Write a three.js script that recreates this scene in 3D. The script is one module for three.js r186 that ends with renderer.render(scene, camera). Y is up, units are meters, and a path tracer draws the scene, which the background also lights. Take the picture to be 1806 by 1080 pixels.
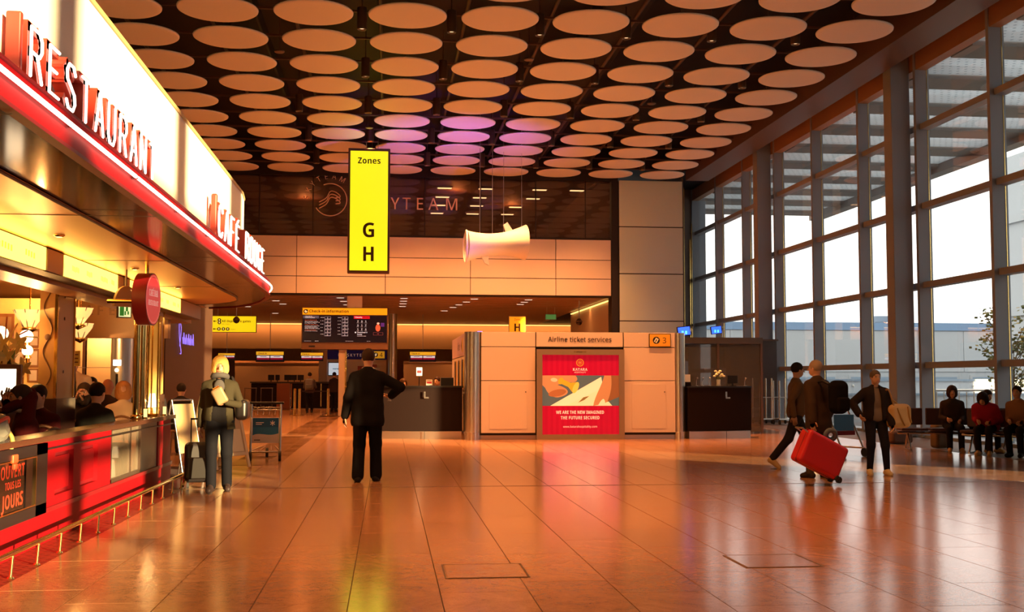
import * as THREE from 'three';
import { RoundedBoxGeometry } from 'three/addons/geometries/RoundedBoxGeometry.js';
import { mergeGeometries } from 'three/addons/utils/BufferGeometryUtils.js';
import { RectAreaLightUniformsLib } from 'three/addons/lights/RectAreaLightUniformsLib.js';
import { FontLoader } from 'three/addons/loaders/FontLoader.js';
import { TextGeometry } from 'three/addons/geometries/TextGeometry.js';
import { ImprovedNoise } from 'three/addons/math/ImprovedNoise.js';

// ---------------------------------------------------------------- camera, sky, sun, exposure
const renderer = new THREE.WebGLRenderer({ antialias: true });
renderer.toneMapping = THREE.LinearToneMapping;
renderer.toneMappingExposure = 1.0;
renderer.shadowMap.enabled = true;
RectAreaLightUniformsLib.init();
const scene = new THREE.Scene();
const camera = new THREE.PerspectiveCamera(2 * Math.atan(540 / 1995) * 180 / Math.PI, 1806 / 1080, 0.1, 400);
camera.rotation.order = 'YXZ';
camera.position.set(0, 1.42, 0);
camera.rotation.set(0.0647, -0.10871, 0.0011);
scene.background = new THREE.Color().setRGB(2.5, 2.42, 2.25);          // hazy late afternoon sky

const SUN = new THREE.Vector3(-0.64, -0.1228, -0.768).normalize();       // the way the low sun's light travels
const sun = new THREE.DirectionalLight(new THREE.Color().setRGB(1, 0.68, 0.32), 30);
sun.position.copy(SUN).multiplyScalar(-90).add(new THREE.Vector3(4, 2, -20));
sun.target.position.set(4, 2, -20);
sun.castShadow = true; sun.shadow.mapSize.set(4096, 4096);
Object.assign(sun.shadow.camera, { left: -60, right: 60, top: 40, bottom: -40, near: 1, far: 200 });
scene.add(sun, sun.target);

// ---------------------------------------------------------------- helpers
const PI = Math.PI;
let seed = 7;
const rnd = () => (seed = (seed * 16807) % 2147483647) / 2147483647;
const rr = (a, b) => a + (b - a) * rnd();
const V = (x, y, z) => new THREE.Vector3(x, y, z);
const lin = (r, g, b) => new THREE.Color().setRGB(r, g, b);
const used = {};
function numbered(n) { used[n] = (used[n] ?? -1) + 1; return used[n] ? n + '_' + String(used[n]).padStart(3, '0') : n; }
function mat(c, rough = 0.6, metal = 0, more = {}) {
  const { physical, ...rest } = more;
  const M = physical ? THREE.MeshPhysicalMaterial : THREE.MeshStandardMaterial;
  return new M({ color: Array.isArray(c) ? lin(...c) : new THREE.Color(c), roughness: rough, metalness: metal, ...rest });
}
const glow = (r, g, b, s = 1, base = 0.5) => new THREE.MeshStandardMaterial({ color: lin(r * base, g * base, b * base), emissive: lin(r, g, b), emissiveIntensity: s, roughness: 0.5 });
function clean(g) {
  if (g.index) g = g.toNonIndexed();
  for (const k of Object.keys(g.attributes)) if (!['position', 'normal', 'uv'].includes(k)) g.deleteAttribute(k);
  if (!g.attributes.uv) g.setAttribute('uv', new THREE.Float32BufferAttribute(new Float32Array(g.attributes.position.count * 2), 2));
  return g;
}
const merge = (a) => (a.length === 1 ? a[0] : mergeGeometries(a.map(clean)));
function mesh(name, geo, material, parent = scene) {
  const m = new THREE.Mesh(Array.isArray(geo) ? merge(geo) : geo, material);
  m.name = parent === scene ? numbered(name) : name;
  m.castShadow = m.receiveShadow = true; parent.add(m); return m;
}
function tag(o, label, category, group) { o.userData = { label, category }; if (group) o.userData.group = group; return o; }
function thing(name, label, category, [x, y, z] = [0, 0, 0], turn = 0, group) {
  const o = new THREE.Group(); o.name = numbered(name); o.position.set(x, y, z); o.rotation.y = turn; scene.add(o); return tag(o, label, category, group);
}
function struct(name, geo, material) { const m = mesh(name, geo, material); m.userData.kind = 'structure'; return m; }
function structGroup(name, label) { const g = new THREE.Group(); g.name = numbered(name); g.userData = { kind: 'structure' }; if (label) g.userData.label = label; scene.add(g); return g; }
function copyOf(o, pos, turn, label) {
  const c = o.clone(); c.name = numbered(o.name.replace(/_\d{3}$/, '')); scene.add(c); c.position.set(...pos); if (turn !== undefined) c.rotation.y = turn;
  c.userData = { ...o.userData }; if (label) c.userData.label = label; return c;
}
// box by its middle, box by its limits, rounded box
const bx = (w, h, d, x = 0, y = 0, z = 0) => new THREE.BoxGeometry(w, h, d).translate(x, y, z);
const lim = (x0, x1, y0, y1, z0, z1) => new THREE.BoxGeometry(Math.abs(x1 - x0), Math.abs(y1 - y0), Math.abs(z1 - z0)).translate((x0 + x1) / 2, (y0 + y1) / 2, (z0 + z1) / 2);
const rb = (w, h, d, x = 0, y = 0, z = 0, r = 0.01, s = 2) => new RoundedBoxGeometry(w, h, d, s, Math.min(r, w / 2.01, h / 2.01, d / 2.01)).translate(x, y, z);
const cyl = (r0, r1, h, x = 0, y = 0, z = 0, n = 20) => new THREE.CylinderGeometry(r0, r1, h, n).translate(x, y, z);   // top radius, bottom radius, middle
const ball = (r, x = 0, y = 0, z = 0, n = 16) => new THREE.SphereGeometry(r, n, Math.ceil(n * 0.7)).translate(x, y, z);
const lathe = (pts, n = 28) => new THREE.LatheGeometry(pts.map((p) => new THREE.Vector2(...p)), n);
function bar(a, b, r, n = 8) {   // straight round bar between two points
  a = V(...a); b = V(...b); const d = b.clone().sub(a), g = new THREE.CylinderGeometry(r, r, d.length(), n);
  g.applyQuaternion(new THREE.Quaternion().setFromUnitVectors(V(0, 1, 0), d.normalize())); return g.translate((a.x + b.x) / 2, (a.y + b.y) / 2, (a.z + b.z) / 2);
}
const tube = (pts, r, seg = 32, n = 8, closed = false, tension = 0.5) => new THREE.TubeGeometry(new THREE.CatmullRomCurve3(pts.map((p) => V(...p)), closed, 'catmullrom', tension), seg, r, n, closed);
function extrude(pts, depth, bevel = 0) {   // outline in x,y drawn out along z
  const s = new THREE.Shape(pts.map((p) => new THREE.Vector2(...p)));
  return new THREE.ExtrudeGeometry(s, { depth, bevelEnabled: bevel > 0, bevelSize: bevel, bevelThickness: bevel, bevelSegments: 2, steps: 1, curveSegments: 10 });
}
function canvas(w, h, draw) {
  const c = document.createElement('canvas'); c.width = w; c.height = h; const x = c.getContext('2d'); draw(x, w, h);
  const t = new THREE.CanvasTexture(c); t.colorSpace = THREE.SRGBColorSpace; t.magFilter = THREE.LinearFilter; return t;
}
function dataTex(n, fn, srgb = true) {   // n x n texture computed texel by texel, repeating
  const d = new Uint8Array(n * n * 4);
  for (let j = 0; j < n; j++) for (let i = 0; i < n; i++) { const c = fn(i / n, j / n, i, j); d.set([c[0], c[1], c[2], 255], (j * n + i) * 4); }
  const t = new THREE.DataTexture(d, n, n); t.wrapS = t.wrapT = THREE.RepeatWrapping; t.magFilter = THREE.LinearFilter; t.minFilter = THREE.LinearFilter;
  if (srgb) t.colorSpace = THREE.SRGBColorSpace; t.needsUpdate = true; return t;
}
const noise = new ImprovedNoise();
const tn = (u, v, f, s) => noise.noise(Math.cos(u * 6.2832) * f, Math.sin(u * 6.2832) * f + Math.cos(v * 6.2832) * f, Math.sin(v * 6.2832) * f + s);   // noise that repeats
const planeFace = (w, h, x, y, z, turn = 0) => new THREE.PlaneGeometry(w, h).rotateY(turn).translate(x, y, z);
function uvMetres(g, s = 1) {   // uv in metres from position and the way each face points
  if (g.index) g = g.toNonIndexed(); const p = g.attributes.position, n = g.attributes.normal, uv = new Float32Array(p.count * 2);
  for (let i = 0; i < p.count; i++) {
    const ax = Math.abs(n.getX(i)), ay = Math.abs(n.getY(i)), az = Math.abs(n.getZ(i));
    const [u, v] = ay > ax && ay > az ? [p.getX(i), p.getZ(i)] : ax > az ? [p.getZ(i), p.getY(i)] : [p.getX(i), p.getY(i)];
    uv[2 * i] = u * s; uv[2 * i + 1] = v * s;
  }
  g.setAttribute('uv', new THREE.BufferAttribute(uv, 2)); return g;
}
function areaLight(c, strength, w, h, pos, look, parent = scene) {
  const l = new THREE.RectAreaLight(lin(...c), strength, w, h); l.position.set(...pos); parent.add(l); l.lookAt(...look); return l;
}
function spot(c, cd, pos, to, angle, penumbra = 0.6, size = 1) {
  const l = new THREE.SpotLight(lin(...c), cd, 0, angle, penumbra, 2); l.position.set(...pos); l.target.position.set(...to); l.castShadow = true; l.shadow.radius = size; scene.add(l, l.target); return l;
}
function point(c, cd, pos, size = 2) { const l = new THREE.PointLight(lin(...c), cd, 0, 2); l.position.set(...pos); l.castShadow = true; l.shadow.radius = size; scene.add(l); return l; }
const WARM = [1, 0.37, 0.1];
const sansBold = await new FontLoader().loadAsync('fonts/droid/droid_sans_bold.typeface.json');
const sansReg = await new FontLoader().loadAsync('fonts/droid/droid_sans_regular.typeface.json');

// ---------------------------------------------------------------- shared materials
const speck = dataTex(512, (u, v) => {
  const big = tn(u, v, 1.6, 3) * 10 + tn(u, v, 6, 9) * 8, fine = (rnd() - 0.5) * 22, fleck = rnd() < 0.006 ? 55 : rnd() < 0.01 ? -40 : 0, k = big + fine + fleck;
  return [Math.max(0, Math.min(255, 172 + k)), Math.max(0, Math.min(255, 126 + k * 0.9)), Math.max(0, Math.min(255, 92 + k * 0.8))];
});
const relief = dataTex(256, (u, v) => { const k = 128 + tn(u, v, 2.2, 1) * 60 + tn(u, v, 8, 5) * 26; return [k, k, k]; }, false);
const tileMats = [1, 0.93, 1.05, 0.98].map((k) => mat([k * 0.92, k * 0.88, k * 0.86], 0.17, 0, { map: speck, physical: true, specularIntensity: 1, ior: 1.6, bumpMap: relief, bumpScale: 0.0006 }));
const M = {
  grout: mat([0.12, 0.07, 0.045], 0.6),
  dark: mat([0.014, 0.008, 0.007], 0.7),
  black: mat([0.01, 0.008, 0.008], 0.35),
  gloss: mat([0.008, 0.006, 0.006], 0.08),
  steel: mat([0.62, 0.58, 0.54], 0.25, 1),
  satin: mat([0.6, 0.55, 0.5], 0.32, 1),
  brass: mat([0.86, 0.58, 0.2], 0.16, 1),
  cream: mat([0.74, 0.64, 0.55], 0.5),
  beige: mat([0.55, 0.42, 0.3], 0.55),
  bronze: mat([0.12, 0.07, 0.05], 0.5),
  frame: mat([0.25, 0.27, 0.31], 0.5),
  red: mat([0.27, 0.002, 0.006], 0.6, 0, { physical: true, specularIntensity: 0.3 }),
  redDark: mat([0.18, 0.003, 0.006], 0.5),
  glass: mat([0.96, 0.98, 0.98], 0.0, 0, { physical: true, transmission: 1, thickness: 0, ior: 1.45 }),
  disc: mat([0.74, 0.7, 0.64], 0.6),
  white: mat([0.82, 0.8, 0.76], 0.5),
  wood: mat([0.2, 0.08, 0.03], 0.4),
  rubber: mat([0.02, 0.02, 0.02], 0.8),
  blueGlow: glow(0.02, 0.08, 1, 3),
  panelGrey: mat([0.42, 0.45, 0.48], 0.7),
};
// ---------------------------------------------------------------- the hall: floor, ceiling, walls
const floorRoot = struct('floor', uvMetres(lim(-14, 13.6, -0.3, -0.012, -75, 15)), M.grout);
{
  // polished stone tiles laid in running bond, 0.6 m wide; single ones as far as they can be told apart
  const W = 0.595, L = 1.25, gap = 0.007, variants = [0, 1, 2, 3, 4, 5].map((k) => {
    const g = new THREE.BoxGeometry(W - gap, 0.02, L - gap), uv = g.attributes.uv, p = g.attributes.position;
    for (let i = 0; i < p.count; i++) uv.setXY(i, (p.getX(i) + k * 0.37) / 1.4, (p.getZ(i) + k * 0.61) / 1.4);
    return g;
  });
  const far = [];
  let count = 0;
  const cols = []; for (let c = -5; c < 23; c++) cols.push(c);
  for (const c of cols) {
    const x = -2.62 + 0.595 / 2 + 0.0 + (c) * W, off = (c % 2 ? 0 : L / 2) + ((c * 7) % 3) * 0.13;
    if (x < -2.62 || x > 13.2) continue;
    for (let r = 0; r < 60; r++) {
      const z = 2 - off - r * L; if (z < -74) break;
      const near = z < -5.6 && z > -20.5 && Math.abs(x - 0.11 * -z) < 0.47 * -z;
      const g = variants[(c * 5 + r * 3 + 60) % 6];
      if (near && count < 300) { const t = mesh('tile', g, tileMats[(c * 3 + r * 5 + 40) % 4], floorRoot); t.position.set(x, -0.01, z); count++; }
      else far.push(g.clone().translate(x, -0.01, z));
    }
  }
  for (let x = -13.6; x < -2.7; x += 2.4) for (let z = -19; z > -74; z -= 2.4) far.push(uvMetres(bx(2.395, 0.02, 2.395, x + 1.0, -0.01, z - 1.2), 0.7));
  const rest = mesh('tile_field', merge(far), tileMats[0], floorRoot); rest.userData.kind = 'stuff';
  // café floor behind the bar front and the strip of diamond tiles under the kick rail
  mesh('carpet', lim(-13.6, -2.97, -0.02, 0.0, -19, 14), mat([0.09, 0.03, 0.02], 0.9), floorRoot);
  const diamond = canvas(256, 256, (g, w, h) => {
    g.fillStyle = '#7a2a20'; g.fillRect(0, 0, w, h); g.fillStyle = '#140807';
    for (const [x, y] of [[0, 0], [128, 128], [0, 256], [256, 0], [256, 256]]) { g.beginPath(); g.moveTo(x - 58, y); g.lineTo(x, y - 58); g.lineTo(x + 58, y); g.lineTo(x, y + 58); g.fill(); }
    g.strokeStyle = '#c08050'; g.lineWidth = 5; for (const s of [-256, -128, 0, 128, 256, 384]) { g.beginPath(); g.moveTo(s, 0); g.lineTo(s + 256, 256); g.moveTo(s + 256, 0); g.lineTo(s, 256); g.stroke(); }
  });
  diamond.wrapS = diamond.wrapT = THREE.RepeatWrapping;
  mesh('diamond_tile_strip', uvMetres(lim(-2.965, -2.62, -0.02, 0.0, -17, 6), 7), mat([1, 1, 1], 0.3, 0, { map: diamond }), floorRoot);
  // access hatches let into the stone, each a frame and a lid
  for (const [x, z] of [[0.72, -8.47], [3.0, -8.7]]) {
    const hatch = new THREE.Group(); hatch.name = 'access_hatch'; floorRoot.add(hatch);
    mesh('hatch_frame', [bx(0.6, 0.004, 0.012, x, 0.002, z - 0.3), bx(0.6, 0.004, 0.012, x, 0.002, z + 0.3), bx(0.012, 0.004, 0.6, x - 0.3, 0.002, z), bx(0.012, 0.004, 0.6, x + 0.3, 0.002, z)], M.grout, hatch);
    mesh('hatch_lid', uvMetres(bx(0.57, 0.004, 0.57, x, 0.002, z), 0.7), tileMats[1], hatch);
  }
  mesh('expansion_joint', bx(16, 0.003, 0.03, 5.2, 0.0005, -15.1), M.bronze, floorRoot);
}
// roof slab over the hall, services under it
const ceilingRoot = struct('ceiling', [lim(-14, 13.7, 10.5, 10.9, -43.3, 15), lim(8.6, 13.7, 9.7, 10.9, -48.4, -43.3)], M.dark);
for (let r = -2; r < 10; r++) mesh('support_rail', bx(22, 0.05, 0.04, 1.5, 9.62, -25 - 2 * r), M.bronze, ceilingRoot);
for (let c = -4; c < 6; c++) mesh('service_pipe', bar([-0.25 + 2 * c, 9.95, -18], [-0.25 + 2 * c, 9.95, -43], 0.045), M.bronze, ceilingRoot);
mesh('duct', rb(1.1, 0.5, 25, 5.4, 10.2, -30.5, 0.06), M.dark, ceilingRoot);
mesh('duct', rb(0.9, 0.45, 25, -3.6, 10.2, -30.5, 0.06), M.dark, ceilingRoot);
mesh('edge_beam', lim(11.6, 12.5, 9.25, 10.5, -43.2, 14), M.bronze, ceilingRoot);
// discs of the ceiling and the lamps between them
{
  const profile = [[0, 0.0], [0.72, 0.0], [0.815, 0.006], [0.84, 0.022], [0.845, 0.045], [0.82, 0.05], [0.81, 0.032], [0, 0.03]];
  const disc = thing('ceiling_disc', 'round pale acoustic disc hung below the dark ceiling', 'ceiling disc', [0.354, 9.2, -24], 0, 'acoustic discs of the hall ceiling');
  mesh('panel', lathe(profile, 44), M.disc, disc);
  mesh('hanger', [bar([0, 0.03, 0], [0, 0.42, 0], 0.012, 6), cyl(0.06, 0.06, 0.02, 0, 0.04, 0, 12)], M.bronze, disc);
  for (let c = -4; c < 6; c++) for (let r = -2; r < 10; r++) if (c || r) copyOf(disc, [0.354 + 2 * c, 9.2, -24 - 2 * r]);
  const lamp = thing('ceiling_downlight', 'bronze cylinder downlight hanging between the pale ceiling discs', 'downlight', [-0.646, 9.2, -25], 0, 'cylinder downlights of the hall ceiling');
  mesh('housing', lathe([[0.0, 0.5], [0.105, 0.5], [0.11, 0.48], [0.11, 0.02], [0.1, 0.0], [0.085, 0.0], [0.075, 0.06], [0, 0.07]], 22), mat([0.16, 0.1, 0.06], 0.4, 0.6), lamp);
  mesh('lens', cyl(0.075, 0.075, 0.012, 0, 0.045, 0, 18), glow(1, 0.72, 0.4, 2.2), lamp);
  mesh('stem', bar([0, 0.5, 0], [0, 1.3, 0], 0.014, 6), M.bronze, lamp);
  const plate = thing('ceiling_speaker', 'small dark round loudspeaker plate between the ceiling discs', 'speaker', [-2.646, 9.2, -27], 0, 'round speaker plates of the hall ceiling');
  mesh('grille', lathe([[0, 0], [0.1, 0], [0.12, 0.015], [0.12, 0.04], [0, 0.05]], 20), M.bronze, plate); mesh('stem', bar([0, 0.05, 0], [0, 1.3, 0], 0.012, 6), M.bronze, plate);
  for (let i = -1; i < 6; i++) for (let j = 0; j < 5; j++) {
    const x = -0.646 + 2 * i, z = -25 - 4 * j; if (i === -1 && j < 2) continue;
    if (i || j) copyOf(lamp, [x, 9.2, z]);
    if (i < 5) spot(WARM, 170, [x, 9.15, z], [x, 0, z], 0.75, 0.8, 3);
  }
  // one row of lamps is tilted to wash the booth front
  for (let i = 0; i < 5; i++) { const x = -0.646 + 2 * i; copyOf(lamp, [x, 9.2, -17]); spot(WARM, 34, [x, 9.15, -17], [x + 0.6, 1.0, -26.6], 0.42, 0.9, 3); }
  for (const [x, z] of [[-0.646, -13], [-2.646, -21], [1.354, -13], [-0.646, -21], [3.354, -13], [1.354, -9], [3.354, -9], [5.354, -13]]) { copyOf(lamp, [x, 9.2, z]); spot(WARM, 80, [x, 9.15, z], [x, 0, z], 0.75, 0.8, 3); }
  for (const [x, z] of [[3.354, -27], [7.354, -31], [-0.646, -35]]) copyOf(plate, [x, 9.2, z]);
}
// glazed long wall: stone-brown fins every 3.5 m, transoms every 2 m, panes between
{
  const z0 = -47.8;
  const finZ = []; for (let z = -44.24; z < 14; z += 3.5) finZ.push(z);
  const wall = struct('wall_right', [lim(13.15, 13.75, -0.3, 0.06, z0, 15), lim(13.15, 13.75, 9.68, 10.9, z0, 15),
    lim(13.25, 13.65, 0, 5.0, -19.8, -12.8), lim(13.25, 13.65, 0, 7.6, -9.3, 0.7), lim(13.25, 13.65, 0, 2.85, 0.7, 15), lim(13.25, 13.65, 4.66, 5.46, 0.7, 4.76), lim(13.25, 13.65, 4.14, 5.46, 4.76, 15), lim(13.1, 13.7, 0, 10, -48.3, z0)], M.frame);
  for (const z of finZ) mesh('fin', lim(13.1, 13.46, 0, 9.68, z - 0.12, z), M.frame, wall);
  for (const z of finZ) mesh('fin_edge_strip', lim(13.395, 13.41, 0.1, 9.6, z, z + 0.012), M.brass, wall);
  const edges = [z0, ...finZ, 15];
  const rows = [0.06, 1.78, 3.77, 5.75, 7.75, 9.68];
  for (let i = 0; i + 1 < edges.length; i++) {
    const a = edges[i], b = edges[i + 1] - 0.12, win = structGroup('window_' + (i + 1), 'tall glazed bay of the hall wall between brown fins');
    for (let r = 0; r < 5; r++) mesh('pane', lim(13.42, 13.432, rows[r] + (r ? 0.075 : 0), rows[r + 1] - 0.075, a + 0.004, b - 0.004), M.glass, win);
    for (let r = 1; r < 5; r++) mesh('transom', lim(13.2, 13.46, rows[r] - 0.075, rows[r] + 0.075, a, b), M.frame, win);
    mesh('blind_box', lim(13.12, 13.4, 9.2, 9.68, a, b), mat([0.3, 0.15, 0.07], 0.6), win);
  }
  for (const z of [-27.3, -37.8, -16.8, -6.3, 4.2]) {
    const c = tag(mesh('column', [rb(0.5, 10.4, 0.45, 12.86, 5.2, z, 0.02)], M.frame), z < -30 ? 'tall brown column in front of the glazing, beyond the trolley rack' : z < -20 ? 'tall wide brown column in front of the glazing beside the seated travellers' : 'tall brown column in front of the glazing near the entrance', 'column', z > -20 ? 'columns along the entrance glazing' : undefined);
    c.userData.kind = 'structure'; delete c.userData.category;
  }
  // end of the hall beside the pillar: dark return wall with bright edge strips
  struct('wall_back_recess', [lim(11.5, 13.4, 0, 10.5, -48.2, -47.9), lim(11.45, 11.55, 0, 10.5, -47.9, -43.4)], mat([0.16, 0.12, 0.1], 0.5));
  struct('trim_1', [lim(11.56, 11.59, 3.2, 9.0, -43.45, -43.4), lim(13.0, 13.03, 2.8, 7.5, -47.86, -47.82), lim(13.08, 13.1, 2.8, 8.2, -47.86, -47.82)], M.brass);
}
struct('wall_rear', [lim(-14, 13.7, 0, 10.9, 14.7, 15.2)], mat([0.3, 0.2, 0.14], 0.7));
struct('wall_left', [lim(-14.3, -13.9, 0, 10.9, -75, 15)], mat([0.4, 0.28, 0.18], 0.7));

// ---------------------------------------------------------------- end of the hall: white band, lounge window, pillar
const cladMats = [1, 0.97, 1.03].map((k) => mat([0.72 * k, 0.6 * k, 0.52 * k], 0.45));
{
  const back = struct('wall_back', [lim(-14, 8.62, 4.62, 6.86, -43.9, -43.26), lim(8.62, 8.88, 0, 9.3, -43.9, -43.18), lim(-14, 8.7, 9.17, 10.6, -43.9, -43.2)], M.dark);
  const xs = [-13.6, -10.2, -6.85, -3.48, -0.14, 3.11, 6.42, 8.6], ys = [4.65, 5.31, 6.05, 6.85];
  for (let i = 0; i < 7; i++) for (let j = 0; j < 3; j++) mesh('panel', lim(xs[i] + 0.012, xs[i + 1] - 0.012, ys[j] + 0.014, ys[j + 1] - 0.014, -43.26, -43.2), cladMats[(i + j) % 3], back);
  // pillar of frosted panels
  const pil = struct('wall_back_pillar', lim(8.9, 11.5, 0, 9.18, -46, -43.28), M.dark);
  const pm = [0, 1].map((k) => mat([0.66 - 0.03 * k, 0.74 - 0.03 * k, 0.62], 0.25));
  for (let j = 0; j < 5; j++) mesh('panel', lim(8.93, 11.46, 0.02 + 1.845 * j, 1.845 * (j + 1) - 0.02, -43.28, -43.2), pm[j % 2], pil);
  // lounge behind dark glass
  const lounge = structGroup('window_lounge', 'dark glazed lounge above the white band');
  const lg = mat([0.62, 0.5, 0.45], 0.02, 0, { physical: true, transmission: 0.94, thickness: 0, ior: 1.5 });
  const gx = [-13.6, -10.4, -7.2, -4.9, -2.9, -0.8, 1.35, 3.5, 5.65, 7.6, 8.6];
  for (let i = 0; i + 1 < gx.length; i++) { mesh('pane', lim(gx[i] + 0.02, gx[i + 1] - 0.02, 6.9, 9.15, -43.32, -43.31), lg, lounge); mesh('mullion', lim(gx[i] - 0.02, gx[i] + 0.02, 6.88, 9.17, -43.36, -43.28), M.dark, lounge); }
  mesh('rail', lim(-13.6, 8.6, 6.86, 6.92, -43.4, -43.25), M.dark, lounge);
  struct('wall_lounge', [lim(-14, 9, 6.4, 6.6, -62, -43.9), lim(-14, 9, 10.0, 10.2, -62, -43.9), lim(-14, 9, 6.6, 10, -62.3, -62), lim(8.8, 9, 6.6, 10, -62, -43.9)], mat([0.09, 0.045, 0.03], 0.7));
  const tubeMat = glow(1, 0.8, 0.42, 5);
  const strip = thing('strip_light', 'flat strip light on the lounge ceiling behind dark glass', 'strip light', [2.43, 9.93, -50], 0, 'strip lights of the lounge ceiling');
  mesh('tray', bx(0.72, 0.06, 0.3, 0, 0.03, 0), M.bronze, strip); mesh('diffuser', bx(0.62, 0.02, 0.22, 0, -0.015, 0), tubeMat, strip);
  for (const [x, z] of [[4.27, -50], [6.7, -50], [8.4, -50], [2.45, -52.5], [4.2, -52.5], [6.72, -52.5], [2.4, -55], [4.25, -55], [6.2, -55.2], [2.42, -57.7], [4.25, -57.7], [6.05, -57.7]]) copyOf(strip, [x, 9.93, z]);
  for (const [x, z] of [[3, -51], [6, -55], [-4, -54]]) point(WARM, 10, [x, 9.6, z], 8);
  // writing and emblem on the lounge glass
  const lt = mat([0.75, 0.5, 0.38], 0.5);
  const sign = thing('lounge_lettering', 'pale capital letters on the dark lounge glass', 'lettering', [0, 7.92, -43.27]);
  const letters = 'SKYTEAM', lx = [-1.15, -0.52, 0.06, 0.5, 1.0, 1.5, 2.12];
  [...letters].forEach((ch, i) => mesh('letter', new TextGeometry(ch, { font: sansReg, size: 0.46, depth: 0.02, curveSegments: 6 }).translate(lx[i] - 0.02, 0, 0), lt, sign));
  const em = thing('lounge_emblem', 'round ribbon emblem with arched lettering on the dark lounge glass', 'emblem', [-2.25, 8.25, -43.27]);
  mesh('ring', new THREE.TorusGeometry(0.62, 0.02, 8, 48, 4.6).rotateZ(-2.6), lt, em);
  for (const k of [-0.12, 0, 0.12]) mesh('ribbon', tube([[-0.42, -0.22 + k, 0], [-0.15, -0.05 + k, 0], [0.0, 0.2 + k, 0], [0.22, 0.16 + k, 0], [0.38, 0.0 + k, 0], [0.2, -0.04 + k, 0]], 0.022, 30, 6), lt, em);
  [...'SKYTEAM'].forEach((ch, i) => { const a = Math.PI * (0.98 - i * 0.105), g = new TextGeometry(ch, { font: sansReg, size: 0.2, depth: 0.015, curveSegments: 5 }).translate(-0.07, 0, 0).rotateZ(a - Math.PI / 2).translate(Math.cos(a) * 0.8, Math.sin(a) * 0.8, 0); mesh('letter', g, lt, em); });
}
// ---------------------------------------------------------------- check-in hall beyond
{
  const hallTop = struct('ceiling_hall', [lim(-14, 9.2, 4.72, 5.1, -72, -43.9), lim(9.2, 13.6, 4.72, 5.1, -72.3, -53.9)], M.dark);
  const slatM = [mat([0.34, 0.16, 0.07], 0.4), mat([0.3, 0.14, 0.06], 0.4)];
  for (let k = 0; k < 52; k++) mesh('slat', lim(-13.8, 8.7, 4.63, 4.68, -44.1 - k * 0.5, -43.75 - k * 0.5), slatM[k % 2], hallTop);
  struct('wall_hall_right', [lim(8.75, 9.1, 0, 5, -54, -43.9)], M.beige);
  struct('wall_hall_back', [lim(-14, 13, 0, 5, -72.3, -72), lim(-14, 13, 3.16, 4.75, -66.4, -66), lim(8.9, 13.3, 0, 5, -54.3, -54), lim(13.2, 13.6, 0, 5, -72.3, -54)], mat([0.5, 0.34, 0.2], 0.5));
  const gl = glow(1, 0.62, 0.16, 2.2);
  const cove = tag(mesh('cove_light', [lim(-13.5, 12.5, 4.56, 4.6, -65.9, -65.84)], gl), 'long glowing cove light along the far check-in bulkhead', 'cove light');
  areaLight(WARM, 20, 24, 0.12, [-0.5, 4.5, -65.6], [-0.5, 3.2, -66.2]);
  tag(mesh('wall_cove_light', [lim(8.66, 8.72, 4.52, 4.56, -53.5, -44)], gl), 'sloping glowing cove light on the wall beside the pillar', 'cove light');
  areaLight(WARM, 22, 0.1, 9, [8.55, 4.5, -48.7], [8.75, 3.0, -48.7]);
  const rec = thing('recessed_spot', 'small bright rectangular spotlight set in the slatted ceiling', 'spotlight', [-1.9, 4.625, -45], 0, 'recessed spots of the slatted ceiling');
  mesh('trim', bx(0.36, 0.02, 0.16, 0, 0.005, 0), M.satin, rec); mesh('lens', bx(0.28, 0.012, 0.1, 0, -0.008, 0), glow(1, 0.8, 0.6, 1.3), rec);
  for (const [x, z] of [[-1.85, -47], [-1.8, -49.2], [-1.75, -51.5], [0.6, -45], [0.6, -46.6], [0.6, -48.2], [0.6, -50], [3.4, -45], [3.2, -46.8], [3.0, -48.6], [2.85, -50.4], [2.6, -53], [-4.6, -47], [-4.5, -49], [-5.5, -56], [-6.2, -51], [5.6, -45.2], [5.6, -46.6], [5.6, -48]]) copyOf(rec, [x, 4.625, z]);
  for (const x of [-8, -4, 0, 4, 7]) for (const z of [-47, -53, -59]) spot(WARM, 50, [x, 4.6, z], [x, 0, z], 0.9, 0.8, 3);
  // wall beyond the café with a small neon script
  struct('wall_cafe_side', [lim(-6, -5.0, 0, 4.2, -33, -26.2), lim(-13.9, -6, 0, 4.2, -26.6, -26.2)], mat([0.06, 0.026, 0.013], 0.6));
}
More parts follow.
